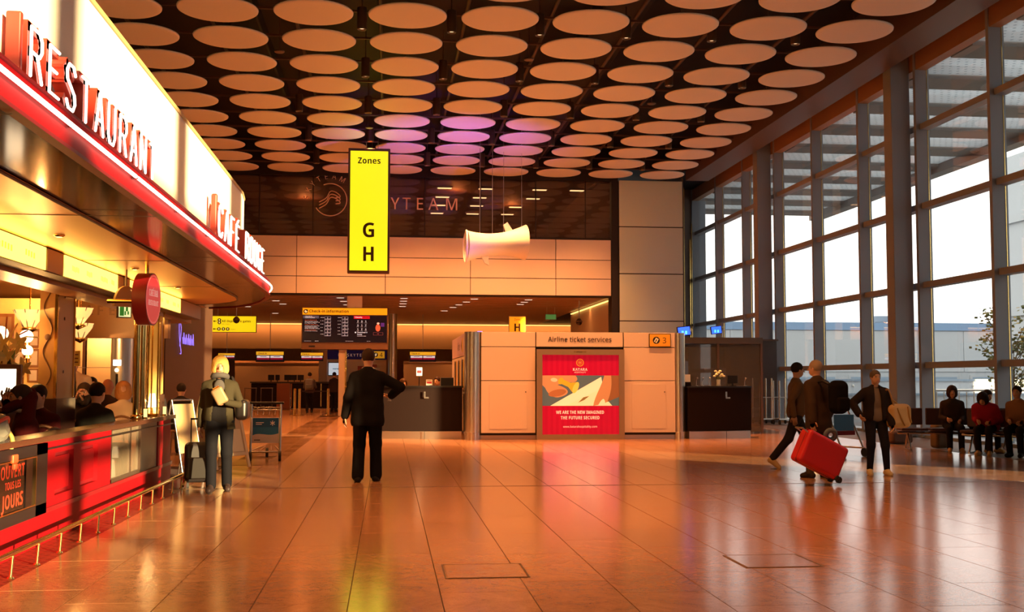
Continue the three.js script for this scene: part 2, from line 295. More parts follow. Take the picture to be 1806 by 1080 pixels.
// ---------------------------------------------------------------- people: skeleton posed by hands and feet, skinned with smooth distance fields
function nets(sdf, lo, hi, cell, colorFn) {
  const nx = Math.ceil((hi[0] - lo[0]) / cell) + 1, ny = Math.ceil((hi[1] - lo[1]) / cell) + 1, nz = Math.ceil((hi[2] - lo[2]) / cell) + 1, f = new Float32Array(nx * ny * nz), id = (i, j, k) => i + nx * (j + ny * k);
  for (let k = 0; k < nz; k++) for (let j = 0; j < ny; j++) for (let i = 0; i < nx; i++) f[id(i, j, k)] = sdf(lo[0] + i * cell, lo[1] + j * cell, lo[2] + k * cell);
  const vi = new Int32Array(nx * ny * nz).fill(-1), pos = [], col = [], index = [];
  const E = [[0, 1], [2, 3], [4, 5], [6, 7], [0, 2], [1, 3], [4, 6], [5, 7], [0, 4], [1, 5], [2, 6], [3, 7]];
  for (let k = 0; k < nz - 1; k++) for (let j = 0; j < ny - 1; j++) for (let i = 0; i < nx - 1; i++) {
    const v = []; let m = 0;
    for (let c = 0; c < 8; c++) { v[c] = f[id(i + (c & 1), j + ((c >> 1) & 1), k + (c >> 2))]; if (v[c] < 0) m |= 1 << c; }
    if (m === 0 || m === 255) continue;
    let x = 0, y = 0, z = 0, n = 0;
    for (const [a, b] of E) if ((v[a] < 0) !== (v[b] < 0)) { const t = v[a] / (v[a] - v[b]); x += (a & 1) + t * ((b & 1) - (a & 1)); y += ((a >> 1) & 1) + t * (((b >> 1) & 1) - ((a >> 1) & 1)); z += (a >> 2) + t * ((b >> 2) - (a >> 2)); n++; }
    vi[id(i, j, k)] = pos.length / 3;
    const p = [lo[0] + (i + x / n) * cell, lo[1] + (j + y / n) * cell, lo[2] + (k + z / n) * cell]; pos.push(...p);
    if (colorFn) col.push(...colorFn(...p));
  }
  const quad = (a, b, c, d, flip) => { if (a < 0 || b < 0 || c < 0 || d < 0) return; if (flip) index.push(a, c, b, a, d, c); else index.push(a, b, c, a, c, d); };
  for (let k = 1; k < nz - 1; k++) for (let j = 1; j < ny - 1; j++) for (let i = 1; i < nx - 1; i++) {
    const s = f[id(i, j, k)] < 0;
    if (s !== f[id(i + 1, j, k)] < 0) quad(vi[id(i, j - 1, k - 1)], vi[id(i, j, k - 1)], vi[id(i, j, k)], vi[id(i, j - 1, k)], !s);
    if (s !== f[id(i, j + 1, k)] < 0) quad(vi[id(i - 1, j, k - 1)], vi[id(i - 1, j, k)], vi[id(i, j, k)], vi[id(i, j, k - 1)], !s);
    if (s !== f[id(i, j, k + 1)] < 0) quad(vi[id(i - 1, j - 1, k)], vi[id(i, j - 1, k)], vi[id(i, j, k)], vi[id(i - 1, j, k)], !s);
  }
  const g = new THREE.BufferGeometry(); g.setAttribute('position', new THREE.Float32BufferAttribute(pos, 3));
  if (colorFn) g.setAttribute('color', new THREE.Float32BufferAttribute(col, 3));
  g.setIndex(index); g.computeVertexNormals(); return g;
}
const cap = (a, b, ra, rb_ = ra) => ({ a, d: [b[0] - a[0], b[1] - a[1], b[2] - a[2]], ra, rb: rb_ });
function capD(c, x, y, z) {
  const px = x - c.a[0], py = y - c.a[1], pz = z - c.a[2], dd = c.d[0] ** 2 + c.d[1] ** 2 + c.d[2] ** 2 || 1e-9;
  const h = Math.max(0, Math.min(1, (px * c.d[0] + py * c.d[1] + pz * c.d[2]) / dd));
  return Math.hypot(px - c.d[0] * h, py - c.d[1] * h, pz - c.d[2] * h) - (c.ra + (c.rb - c.ra) * h);
}
const smin = (a, b, k) => { const h = Math.max(k - Math.abs(a - b), 0) / k; return Math.min(a, b) - h * h * k * 0.25; };
const union = (caps, k) => (x, y, z) => { let d = 9; for (const c of caps) d = smin(d, capD(c, x, y, z), k); return d; };
function ellD(c, r, x, y, z) { const a = (x - c[0]) / r[0], b = (y - c[1]) / r[1], e = (z - c[2]) / r[2], k0 = Math.hypot(a, b, e), k1 = Math.hypot(a / r[0], b / r[1], e / r[2]); return k1 < 1e-6 ? -Math.min(...r) : (k0 * (k0 - 1)) / k1; }
function boundsOf(caps, pad) {
  const lo = [9, 9, 9], hi = [-9, -9, -9];
  for (const c of caps) for (const [p, r] of [[c.a, c.ra], [[c.a[0] + c.d[0], c.a[1] + c.d[1], c.a[2] + c.d[2]], c.rb]]) for (let i = 0; i < 3; i++) { lo[i] = Math.min(lo[i], p[i] - r - pad); hi[i] = Math.max(hi[i], p[i] + r + pad); }
  return [lo, hi];
}
const add3 = (a, b) => [a[0] + b[0], a[1] + b[1], a[2] + b[2]];
const mix3 = (a, b, t) => [a[0] + (b[0] - a[0]) * t, a[1] + (b[1] - a[1]) * t, a[2] + (b[2] - a[2]) * t];
function bend(a, b, l1, l2, pole) {   // middle joint of a two-bone limb; also pulls b within reach
  let A = V(...a), B = V(...b), d = B.clone().sub(A), L = d.length(); const most = (l1 + l2) * 0.995;
  if (L > most) { B = A.clone().addScaledVector(d.normalize(), most); d = B.clone().sub(A); L = most; }
  const u = d.clone().normalize(), c = (l1 * l1 - l2 * l2 + L * L) / (2 * L), h = Math.sqrt(Math.max(0, l1 * l1 - c * c));
  const q = V(...pole).addScaledVector(u, -V(...pole).dot(u)).normalize();
  return [A.addScaledVector(u, c).addScaledVector(q, h).toArray(), B.toArray()];
}
function handGeo(wrist, fore, palmN, s, side, curl = 0.5) {   // palm, four unequal bent fingers, thumb from the side of the palm
  const f = fore.clone().normalize(), n = palmN.clone().addScaledVector(f, -palmN.dot(f)).normalize(), w = new THREE.Vector3().crossVectors(n, f).multiplyScalar(side), P = V(...wrist), gs = [];
  const at = (a, b, c) => P.clone().addScaledVector(f, a * s).addScaledVector(w, b * s).addScaledVector(n, c * s);
  const sausage = (pts, r) => { for (let i = 0; i + 1 < pts.length; i++) { gs.push(bar(pts[i].toArray(), pts[i + 1].toArray(), r * s * (1 - i * 0.1), 6)); gs.push(ball(r * s * (1 - i * 0.1), ...pts[i + 1].toArray(), 6)); } };
  const palm = new THREE.SphereGeometry(1, 10, 8).scale(0.043 * s, 0.055 * s, 0.018 * s); palm.applyMatrix4(new THREE.Matrix4().makeBasis(w, f, n)).translate(...at(0.05, 0, 0).toArray()); gs.push(palm);
  [[-0.03, 0.072], [-0.01, 0.08], [0.01, 0.075], [0.03, 0.058]].forEach(([b, l]) => sausage([at(0.085, b, 0), at(0.085 + l * 0.45 * Math.cos(curl * 0.6), b, l * 0.45 * Math.sin(curl * 0.6)), at(0.085 + l * (0.45 * Math.cos(curl * 0.6) + 0.55 * Math.cos(curl * 1.7)), b, l * (0.45 * Math.sin(curl * 0.6) + 0.55 * Math.sin(curl * 1.7)))], 0.0095));
  sausage([at(0.025, -0.032, 0.004), at(0.055, -0.058, 0.012), at(0.085, -0.06, 0.025)], 0.011);
  return gs;
}
// look: colours and cut of clothes; pose: points in metres for a person 1.75 m tall who faces +z, own left side at +x
function person(label, pos, turn, height, look, pose = {}, group) {
  const s = height / 1.75, cell = (look.fine ?? 0.018), S = (p) => [p[0] * s, p[1] * s, p[2] * s];
  const root = thing('person', label, 'person', pos, turn, group);
  const pel = S(pose.pelvis ?? [0, 0.93, 0]), lean = pose.lean ?? 0.04, side = pose.side ?? 0, tw = pose.twist ?? 0;
  const q = new THREE.Quaternion().setFromEuler(new THREE.Euler(lean, tw, side, 'YXZ')), up = (x, y, z) => V(x * s, y * s, z * s).applyQuaternion(q).add(V(...pel)).toArray();
  const neck = up(0, 0.54, -0.01), headC = V(...neck).add(V(0, 0.155 * s, 0.03 * s).applyQuaternion(new THREE.Quaternion().setFromEuler(new THREE.Euler((pose.headPitch ?? 0) + lean * 0.4, 0, 0)))).toArray();
  const hq = new THREE.Quaternion().setFromEuler(new THREE.Euler(pose.headPitch ?? 0, (pose.headYaw ?? 0) + tw, pose.headRoll ?? 0, 'YXZ'));
  const J = {};
  for (const [k, sg] of [['L', 1], ['R', -1]]) {
    const sh = up(0.172 * sg * (look.wide ?? 1), 0.445, -0.01), hip = up(0.09 * sg, 0, 0), hand = S(pose['hand' + k] ?? [0.27 * sg, 0.85, 0.06]), foot = S(pose['foot' + k] ?? [0.1 * sg, 0.085, 0]);
    const [el, wr] = bend(sh, hand, 0.285 * s, 0.255 * s, pose['elbow' + k] ?? [0.35 * sg, -0.2, -1]);
    const [kn, an] = bend(hip, foot, 0.435 * s, 0.42 * s, pose['knee' + k] ?? [0.05 * sg, 0, 1]);
    J[k] = { sh, el, wr, hip, kn, an, sg };
  }
  const g_ = look.girth ?? 1, R = (r) => r * s;
  const torso = (e) => [cap(up(-0.07, 0.06, 0), up(-0.085, 0.38, 0), R(0.1 * g_ + e), R(0.105 * g_ + e)), cap(up(0.07, 0.06, 0), up(0.085, 0.38, 0), R(0.1 * g_ + e), R(0.105 * g_ + e)), cap(up(-0.125, 0.435, -0.01), up(0.125, 0.435, -0.01), R(0.06 + e)), cap(up(-0.12, 0.45, -0.015), up(0, 0.525, -0.02), R(0.045 + e * 0.6)), cap(up(0.12, 0.45, -0.015), up(0, 0.525, -0.02), R(0.045 + e * 0.6)), cap(up(0, 0.3, 0.01), up(0, 0.47, -0.005), R(0.1 * g_ + e), R(0.06 + e))];
  const arms = (e, cut = 1) => ['L', 'R'].flatMap((k) => { const j = J[k], end = mix3(j.el, j.wr, cut); return [cap(j.sh, j.el, R(0.055 + e), R(0.043 + e)), cap(j.el, end, R(0.043 + e), R(0.03 + e * 1.1))]; });
  const legs = (e) => ['L', 'R'].flatMap((k) => { const j = J[k]; return [cap(j.hip, j.kn, R(0.085 * Math.sqrt(g_) + e), R(0.058 + e)), cap(j.kn, j.an, R(0.056 + e), R(0.036 + e * (look.flare ?? 1.6)))]; });
  const pelvis = (e) => [cap(up(-0.075, 0.0, -0.01), up(0.075, 0.0, -0.01), R(0.105 * g_ + e)), cap(up(-0.06, 0.08, 0), up(0.06, 0.08, 0), R(0.1 * g_ + e))];
  // body: torso and limbs, then head with face, then hands, one geometry
  const skin = look.skin ?? [0.6, 0.32, 0.2], colors = (g, fn) => { const p = g.attributes.position, c = new Float32Array(p.count * 3); for (let i = 0; i < p.count; i++) c.set(fn ? fn(p.getX(i), p.getY(i), p.getZ(i)) : skin, i * 3); g.setAttribute('color', new THREE.BufferAttribute(c, 3)); return g; };
  const inner = [...torso(-0.014), ...arms(-0.012), ...legs(-0.014), ...pelvis(-0.014), cap(neck, mix3(neck, headC, 0.7), R(0.055), R(0.05))];
  const bodyGeo = nets(union(inner, 0.03 * s), ...boundsOf(inner, 0.03), cell * 1.25, () => skin);
  const hs = s * (look.headScale ?? 1);
  const face = (x, y, z) => {
    x /= hs; y /= hs; z /= hs;
    let d = ellD([0, 0.02, -0.012], [0.076, 0.098, 0.096], x, y, z);
    d = smin(d, ellD([0, -0.055, 0.018], [0.056, 0.06, 0.066], x, y, z), 0.04);
    d = smin(d, capD(cap([0, 0.02, 0.084], [0, -0.022, 0.108], 0.008, 0.0135), x, y, z), 0.018);
    d = smin(d, capD(cap([-0.03, 0.028, 0.078], [0.03, 0.028, 0.078], 0.008), x, y, z), 0.02);
    d = smin(d, capD(cap([-0.016, -0.055, 0.083], [0.016, -0.055, 0.083], 0.006), x, y, z), 0.012);
    for (const e of [-1, 1]) { d = Math.max(d, -ellD([0.032 * e, 0.01, 0.098], [0.017, 0.011, 0.016], x, y, z)); d = smin(d, ellD([0.078 * e, -0.005, -0.005], [0.009, 0.03, 0.018], x, y, z), 0.008); }
    d = smin(d, capD(cap([0, -0.06, -0.03], [0, -0.13, -0.035], 0.05), x, y, z), 0.03);
    return d * hs;
  };
  const faceColor = (x, y, z) => {
    x /= hs; y /= hs; z /= hs;
    if (z > 0.05 && y < 0.02 && y > 0.001 && Math.abs(Math.abs(x) - 0.032) < 0.014) return Math.abs(Math.abs(x) - 0.032) < 0.006 ? [0.03, 0.02, 0.015] : [0.55, 0.48, 0.42];
    if (z > 0.05 && y > 0.03 && y < 0.04 && Math.abs(x) > 0.014 && Math.abs(x) < 0.048) return skin.map((v) => v * 0.35);
    if (z > 0.06 && y < -0.046 && y > -0.064 && Math.abs(x) < 0.024) return [skin[0] * 0.8, skin[1] * 0.45, skin[2] * 0.5];
    return skin;
  };
  const headGeo = nets(face, [-0.1 * hs, -0.15 * hs, -0.125 * hs], [0.1 * hs, 0.14 * hs, 0.14 * hs], (look.fineHead ?? 0.009) * hs, faceColor);
  const place = (g) => g.applyQuaternion(hq).translate(...headC);
  place(headGeo);
  const hands = ['L', 'R'].flatMap((k) => { const j = J[k], fore = V(...(pose['fingers' + k] ?? V(...j.wr).sub(V(...j.el)).toArray())); return handGeo(j.wr, fore, V(...(pose['palm' + k] ?? [-j.sg, 0, 0.2])), s * 1.02, j.sg, pose['curl' + k] ?? 0.55); });
  const strip = (g) => { g = g.index ? g.toNonIndexed() : g; g.deleteAttribute('uv'); return g; };
  const m = mesh('body', mergeGeometries([strip(bodyGeo), strip(headGeo), ...hands.map((g) => colors(strip(g)))]), mat([1, 1, 1], 0.5, 0, { vertexColors: true }), root);
  const cloth = (name, sdf, caps, c, rough = 0.85, pad = 0.03, cellK = 1, parent = root) => { const [lo, hi] = boundsOf(caps, pad); return mesh(name, nets(sdf, lo, hi, cell * cellK), c.isMaterial ? c : mat(c, rough, 0, { physical: true, specularIntensity: 0.2 }), parent); };
  // trousers and shoes
  { const c = [...pelvis(0.006), ...legs(look.leg ?? 0.014)], u = union(c, 0.035 * s); cloth('trousers', u, c, look.trousers ?? [0.02, 0.02, 0.028]); }
  for (const k of ['L', 'R']) {
    const j = J[k], toe = pose['toe' + k] ?? [0.15 * j.sg, 0, 1], t = V(...toe).normalize(), a = j.an, heel = [a[0] - t.x * 0.04 * s, a[1] - 0.045 * s - t.y * 0.03 * s, a[2] - t.z * 0.04 * s], ball_ = [a[0] + t.x * 0.13 * s, a[1] - 0.058 * s + t.y * 0.14 * s, a[2] + t.z * 0.13 * s];
    const c = [cap(heel, ball_, 0.04 * s, 0.036 * s), cap(a, heel, 0.042 * s), cap(a, ball_, 0.045 * s, 0.03 * s)], u = union(c, 0.03 * s), low = Math.min(heel[1], ball_[1]) - 0.04 * s;
    const shoe = cloth('shoe', (x, y, z) => Math.max(u(x, y, z), low + 0.004 - y), c, look.shoes ?? [0.012, 0.01, 0.01], 0.4, 0.03, 0.7);
    mesh('sole', bar([heel[0], low + 0.008, heel[2]], [ball_[0], low + 0.008, ball_[2]], 0.012, 6), M.rubber, shoe);
  }
  // shirt and jacket
  if (look.shirt) { const c = torso(0.004), u = union([...c, ...pelvis(0.008)], 0.05 * s), cut = up(0, -0.04, 0)[1]; cloth('shirt', (x, y, z) => Math.max(u(x, y, z), cut - y), [...c, ...pelvis(0.01)], look.shirt); }
  if (look.jacket) {
    const e = look.bulk ?? 0.016, t = [...torso(e), ...pelvis(e), ...((look.hem ?? 0) < -0.1 ? [cap(up(-0.085, -0.13, -0.01), up(0.085, -0.13, -0.01), R(0.112 * g_ + e))] : [])], a = arms(e, look.sleeve ?? 0.97), ut = union(t, 0.06 * s), ua = union(a, 0.02 * s), hem = up(0, look.hem ?? -0.08, 0), dirUp = V(0, 1, 0).applyQuaternion(q), inv = q.clone().invert();
    const open = look.open ?? 0;
    const sdf = (x, y, z) => {
      let d = ut(x, y, z); d = Math.max(d, -((x - hem[0]) * dirUp.x + (y - hem[1]) * dirUp.y + (z - hem[2]) * dirUp.z));
      if (open) { const p = V(x - pel[0], y - pel[1], z - pel[2]).applyQuaternion(inv); if (p.z > 0) d = Math.max(d, open * s * (0.6 + 0.5 * (1 - p.y / (0.5 * s))) - Math.abs(p.x)); }
      return smin(d, ua(x, y, z), 0.02 * s);
    };
    const jk = cloth('jacket', sdf, [...t, ...a], look.jacket, 0.85, 0.04);
    if (look.collar) mesh('collar', new THREE.TorusGeometry(0.068 * s, 0.02 * s, 8, 18).rotateX(Math.PI / 2 - 0.25).translate(neck[0], neck[1] + 0.015 * s, neck[2] + 0.005), mat(look.collar, 0.7), jk);
    if (look.lapel) for (const e2 of [-1, 1]) mesh('lapel', bar(up(0.03 * e2, 0.5, 0.1), up(0.02 * e2, 0.2, 0.135), 0.014 * s, 6), mat(look.lapel, 0.7), jk);
  }
  // hair or headgear
  const hair = look.hair ?? 'short';
  if (hair !== 'bald') {
    const long = hair === 'bob' ? 1 : hair === 'long' ? 1.6 : 0;
    const hsdf = (x, y, z) => {
      x /= hs; y /= hs; z /= hs; let d = ellD([0, 0.036, -0.02], [0.088 + (long ? 0.018 : 0), 0.1 + (long ? 0.012 : 0), 0.102 + (long ? 0.016 : 0)], x, y, z);
      if (long) { d = smin(d, ellD([0, -0.045 * long, -0.02], [0.112, 0.095 + 0.03 * (long - 1), 0.09], x, y, z), 0.05); d = Math.max(d, -ellD([0, -0.06, 0.11], [0.06, 0.105, 0.11], x, y, z)); }
      else if (hair === 'balding') d = Math.max(Math.max(d, y - 0.05), Math.max(-ellD([0, 0.0, 0.11], [0.09, 0.13, 0.11], x, y, z), -0.07 - y));
      else d = Math.max(d, -ellD([0, -0.045, 0.105], [0.1, 0.105, 0.115], x, y, z));
      d = Math.max(d, -(y + 0.075 + (long ? 0.07 * long : 0)));
      return d * hs + noise.noise(x * 60, y * 22, z * 60) * 0.004;
    };
    const c = [cap([0, -0.1 * hs, 0], [0, 0.06 * hs, 0], 0.13 * hs)];
    place(cloth(hair === 'cap' ? 'cap' : 'hair', hsdf, c, look.hairColor ?? [0.03, 0.018, 0.012], 0.6, 0.01, 0.6).geometry);
    if (hair === 'cap') mesh('cap_peak', place(new THREE.SphereGeometry(0.09 * hs, 14, 6, 0, Math.PI, 0, Math.PI / 2).scale(0.85, 0.18, 0.85).translate(0, 0.055 * hs, 0.06 * hs)), mat(look.hairColor, 0.7), root);
  }
  if (look.scarf) mesh('scarf', [new THREE.TorusGeometry(0.085 * s, 0.04 * s, 9, 22).rotateX(Math.PI / 2 - 0.3).translate(neck[0], neck[1] + 0.02 * s, neck[2] + 0.015 * s), new THREE.SphereGeometry(0.07 * s, 12, 8).scale(1, 1.3, 0.5).translate(...up(0, 0.44, 0.12))], mat(look.scarf, 0.9), root);
  if (look.glasses) mesh('glasses', [...[-1, 1].map((e) => place(new THREE.TorusGeometry(0.019 * hs, 0.003, 6, 16).translate(0.032 * e * hs, 0.01 * hs, 0.1 * hs))), ...[-1, 1].map((e) => place(bar([0.05 * e * hs, 0.012 * hs, 0.098 * hs], [0.08 * e * hs, 0.012 * hs, 0.0], 0.0025, 5))), place(bar([-0.014 * hs, 0.012 * hs, 0.102 * hs], [0.014 * hs, 0.012 * hs, 0.102 * hs], 0.0025, 5))], M.black, root);
  if (look.tie) mesh('tie', extrude([[-0.015, 0], [0.015, 0], [0.028, -0.3], [0, -0.34], [-0.028, -0.3]], 0.008).applyMatrix4(new THREE.Matrix4().makeRotationFromQuaternion(q)).translate(...up(0, 0.5, 0.135)), mat(look.tie, 0.6), root);
  return root;
}
// ---------------------------------------------------------------- ticket booth
{
  const b = thing('ticket_booth', 'pale panelled airline ticket booth with rounded steel corners', 'booth', [4.5, 0, -26.6]);
  const X = (x) => x - 4.5;
  mesh('body', [lim(X(2.0), X(7.0), 0.1, 2.53, -6.2, -0.06)], M.dark, b);
  mesh('plinth', [lim(X(2.05), X(6.95), 0, 0.13, -6.1, -0.08)], M.satin, b);
  const rows = [0.15, 1.385, 2.185, 2.545], cols = [[2.17, 3.47], [3.48, 5.58], [5.59, 6.85]];
  for (let r = 0; r < 3; r++) cols.forEach(([a, c], i) => { if (i === 1 && r < 2) return; mesh('panel', rb(c - a - 0.016, rows[r + 1] - rows[r] - 0.016, 0.05, X((a + c) / 2), (rows[r] + rows[r + 1]) / 2, -0.035, 0.004, 1), cladMats[(i + r) % 3], b); });
  for (const [a, c] of [[2.37, 3.27], [5.78, 6.62]]) {   // maintenance doors in the low panels
    const d = new THREE.Group(); d.name = 'door'; b.add(d);
    mesh('door_leaf', rb(c - a, 1.06, 0.012, X((a + c) / 2), 0.78, -0.008, 0.003, 1), cladMats[0], d);
    mesh('lock', cyl(0.014, 0.014, 0.02, 0, 0, 0, 10).rotateX(Math.PI / 2).translate(X(c - 0.04), 1.12, 0.005), M.black, d);
  }
  mesh('corner_column', [cyl(0.2, 0.2, 2.54, X(1.99), 1.27, -0.16, 28)], M.satin, b);
  mesh('corner_column', [cyl(0.14, 0.14, 2.54, X(6.97), 1.27, -0.12, 28)], M.satin, b);
  mesh('corner_foot', [cyl(0.208, 0.208, 0.17, X(1.99), 0.085, -0.16, 28)], M.steel, b);
  mesh('corner_foot', [cyl(0.148, 0.148, 0.17, X(6.97), 0.085, -0.12, 28)], M.steel, b);
  // side with narrow glazed frames and a small lit sign
  const side = X(1.84);
  for (const [z0, z1] of [[-1.9, -0.4], [-3.4, -2.0], [-4.9, -3.5], [-6.2, -5.0]]) mesh('side_panel', lim(side, side + 0.16, 0.15, 1.98, z0, z1), cladMats[1], b);
  for (const z of [-1.3, -2.7, -4.2]) { const w = new THREE.Group(); w.name = 'side_window'; b.add(w); mesh('window_frame', lim(side - 0.03, side + 0.01, 1.2, 1.9, z - 0.28, z + 0.28), M.brass, w); mesh('window_pane', lim(side - 0.036, side - 0.03, 1.25, 1.85, z - 0.2, z + 0.2), M.gloss, w); }
  mesh('side_fascia', lim(side, side + 0.16, 2.0, 2.54, -6.2, -0.4), mat([0.6, 0.42, 0.5], 0.4), b);
  mesh('side_sign', planeFace(2.4, 0.44, side - 0.004, 2.27, -2.6, -Math.PI / 2), mat([1, 1, 1], 0.5, 0, { map: canvas(512, 96, (g, w, h) => { g.fillStyle = '#c9a9c4'; g.fillRect(0, 0, w, h); g.fillStyle = '#1c0d20'; g.font = 'bold 62px sans-serif'; g.fillText('Airline', 40, 70); g.beginPath(); g.moveTo(330, 48); g.lineTo(400, 14); g.lineTo(400, 82); g.fill(); g.fillStyle = '#e2b13a'; g.fillRect(430, 10, 70, 76); }) }), b);
  // lettering on the fascia
  const tg = new TextGeometry('Airline ticket services', { font: sansReg, size: 0.118, depth: 0.006, curveSegments: 6 }); tg.computeBoundingBox(); const tw = tg.boundingBox.max.x;
  mesh('lettering', tg.scale(1.53 / tw, 1, 1).translate(X(3.765), 2.31, -0.008), mat([0.03, 0.012, 0.008], 0.5), b);
  mesh('number_sign', rb(0.53, 0.32, 0.05, X(6.47), 2.355, 0.0, 0.006, 1), mat('#1a1208', 0.5), b);
  mesh('number_face', planeFace(0.5, 0.29, X(6.47), 2.355, 0.028), mat([1, 1, 1], 0.5, 0, { map: canvas(256, 150, (g, w, h) => { g.fillStyle = '#f2b32c'; g.fillRect(0, 0, w, h); g.fillStyle = '#150c04'; g.beginPath(); g.arc(82, 75, 44, 0, 7); g.fill(); g.fillStyle = '#fff4d8'; g.save(); g.translate(82, 75); g.rotate(0.5); g.fillRect(-20, -28, 40, 56); g.fillStyle = '#150c04'; g.fillRect(-6, -12, 12, 34); g.restore(); g.fillStyle = '#150c04'; g.font = '96px sans-serif'; g.fillText('3', 158, 110); }) }), b);
  // lit advertisement
  const ad = thing('poster_lightbox', 'lit crimson poster showing hands with a brass seal in grey frame', 'poster', [4.535, 0, -26.56]);
  mesh('frame', [lim(-1.05, 1.05, 0.0, 0.12, -0.04, 0.06), lim(-1.05, 1.05, 2.0, 2.13, -0.04, 0.06), lim(-1.05, -0.92, 0.12, 2.0, -0.04, 0.06), lim(0.92, 1.05, 0.12, 2.0, -0.04, 0.06)], mat([0.36, 0.27, 0.19], 0.35, 0.4), ad);
  const pt = canvas(768, 792, (g, w, h) => {
    g.fillStyle = '#b00d33'; g.fillRect(0, 0, w, h);
    for (let i = 0; i < 26; i++) { g.fillStyle = `rgba(${i % 2 ? '150,0,40' : '205,30,70'},0.12)`; g.fillRect((i * 137) % w, 0, 30, h); }
    g.save(); g.beginPath(); g.rect(0, 206, w, 302); g.clip();
    g.fillStyle = '#56686a'; g.fillRect(0, 206, w, 302);
    g.fillStyle = '#fff6cf'; g.beginPath(); g.moveTo(80, 508); g.lineTo(590, 220); g.lineTo(640, 508); g.fill();
    g.fillStyle = '#f3efc4'; g.beginPath(); g.moveTo(230, 508); g.lineTo(560, 350); g.lineTo(700, 508); g.fill();
    g.fillStyle = '#c08a5a'; g.beginPath(); g.moveTo(768, 206); g.lineTo(620, 206); g.bezierCurveTo(600, 300, 520, 420, 510, 508); g.lineTo(560, 500); g.bezierCurveTo(600, 430, 620, 420, 630, 480); g.lineTo(700, 440); g.lineTo(768, 400); g.fill();
    g.fillStyle = '#8d5a34'; g.beginPath(); g.moveTo(690, 206); g.bezierCurveTo(700, 300, 690, 380, 650, 470); g.lineTo(768, 420); g.lineTo(768, 206); g.fill();
    g.fillStyle = '#c78f60'; g.beginPath(); g.moveTo(0, 206); g.lineTo(330, 206); g.bezierCurveTo(380, 250, 330, 290, 260, 270); g.lineTo(150, 300); g.bezierCurveTo(260, 330, 290, 380, 210, 410); g.bezierCurveTo(120, 450, 60, 400, 30, 330); g.lineTo(0, 300); g.fill();
    g.fillStyle = '#a86a3e'; g.beginPath(); g.ellipse(150, 380, 90, 34, -0.2, 0, 7); g.fill(); g.fillStyle = '#f0c9a4'; g.beginPath(); g.ellipse(118, 250, 34, 20, 0.1, 0, 7); g.fill();
    g.fillStyle = '#d9ae2e'; g.save(); g.translate(250, 290); g.rotate(0.42); g.fillRect(-90, -24, 120, 48); g.beginPath(); g.ellipse(-70, 0, 26, 34, 0, 0, 7); g.fill(); g.beginPath(); g.moveTo(20, -20); g.lineTo(84, -58); g.lineTo(84, 58); g.lineTo(20, 24); g.fill(); g.fillStyle = '#e9cf5c'; g.beginPath(); g.ellipse(92, 0, 26, 60, 0, 0, 7); g.fill(); g.restore();
    g.fillStyle = '#8e7440'; g.beginPath(); g.moveTo(356, 478); g.lineTo(410, 424); g.lineTo(470, 410); g.lineTo(420, 450); g.fill();
    g.restore();
    g.strokeStyle = '#d98c2e'; g.lineWidth = 9; g.beginPath(); g.arc(378, 78, 34, 0, 7); g.stroke(); g.lineWidth = 5; g.beginPath(); g.arc(378, 78, 18, 0, 7); g.stroke(); g.fillStyle = '#e8a24a'; g.beginPath(); g.arc(378, 78, 8, 0, 7); g.fill();
    g.fillStyle = '#ffe9dc'; g.textAlign = 'center'; g.font = 'bold 34px serif'; g.fillText('KATARA', 378, 158); g.font = '20px sans-serif'; g.fillText('HOSPITALITY', 378, 182);
    g.font = 'bold 44px sans-serif'; g.fillText('WE ARE THE NEW IMAGINED', 378, 588, 480); g.fillText('THE FUTURE SECURED', 378, 642, 390);
    g.font = '28px sans-serif'; g.fillText('www.katarahospitality.com', 378, 724, 360);
  });
  mesh('poster_face', planeFace(1.84, 1.88, 0, 1.06, 0.03), new THREE.MeshStandardMaterial({ map: pt, emissiveMap: pt, emissive: lin(1, 0.85, 0.7), emissiveIntensity: 0.5, roughness: 0.25 }), ad);
  mesh('frame_text', planeFace(0.3, 0.04, -0.02, 2.07, 0.062), mat([1, 1, 1], 0.5, 0, { map: canvas(256, 32, (g, w, h) => { g.fillStyle = '#8a7356'; g.fillRect(0, 0, w, h); g.fillStyle = '#1c120a'; g.font = 'bold 26px sans-serif'; g.fillText('JCDecaux', 60, 26); }) }), ad);
  areaLight([1, 0.25, 0.25], 0.6, 1.8, 1.85, [4.535, 1.06, -26.48], [4.535, 1.06, -20]);
  // uplights on the booth roof wash the ceiling discs
  const up = thing('roof_uplight', 'shallow trough of warm uplights lying on the booth roof', 'uplight', [4.5, 2.55, -29.6]);
  mesh('trough', [lim(-2, 2, 0, 0.05, -0.9, 0.9), lim(-2, -1.94, 0.05, 0.08, -0.9, 0.9), lim(1.94, 2, 0.05, 0.08, -0.9, 0.9), lim(-2, 2, 0.05, 0.08, 0.84, 0.9), lim(-2, 2, 0.05, 0.08, -0.9, -0.84)], M.bronze, up);
  mesh('lamp_panel', lim(-1.9, 1.9, 0.05, 0.07, -0.8, 0.8), glow(1, 0.5, 0.16, 1.2), up);
  areaLight(WARM, 1.5, 3.8, 1.6, [4.5, 2.66, -29.6], [4.5, 10, -29.6]);
}
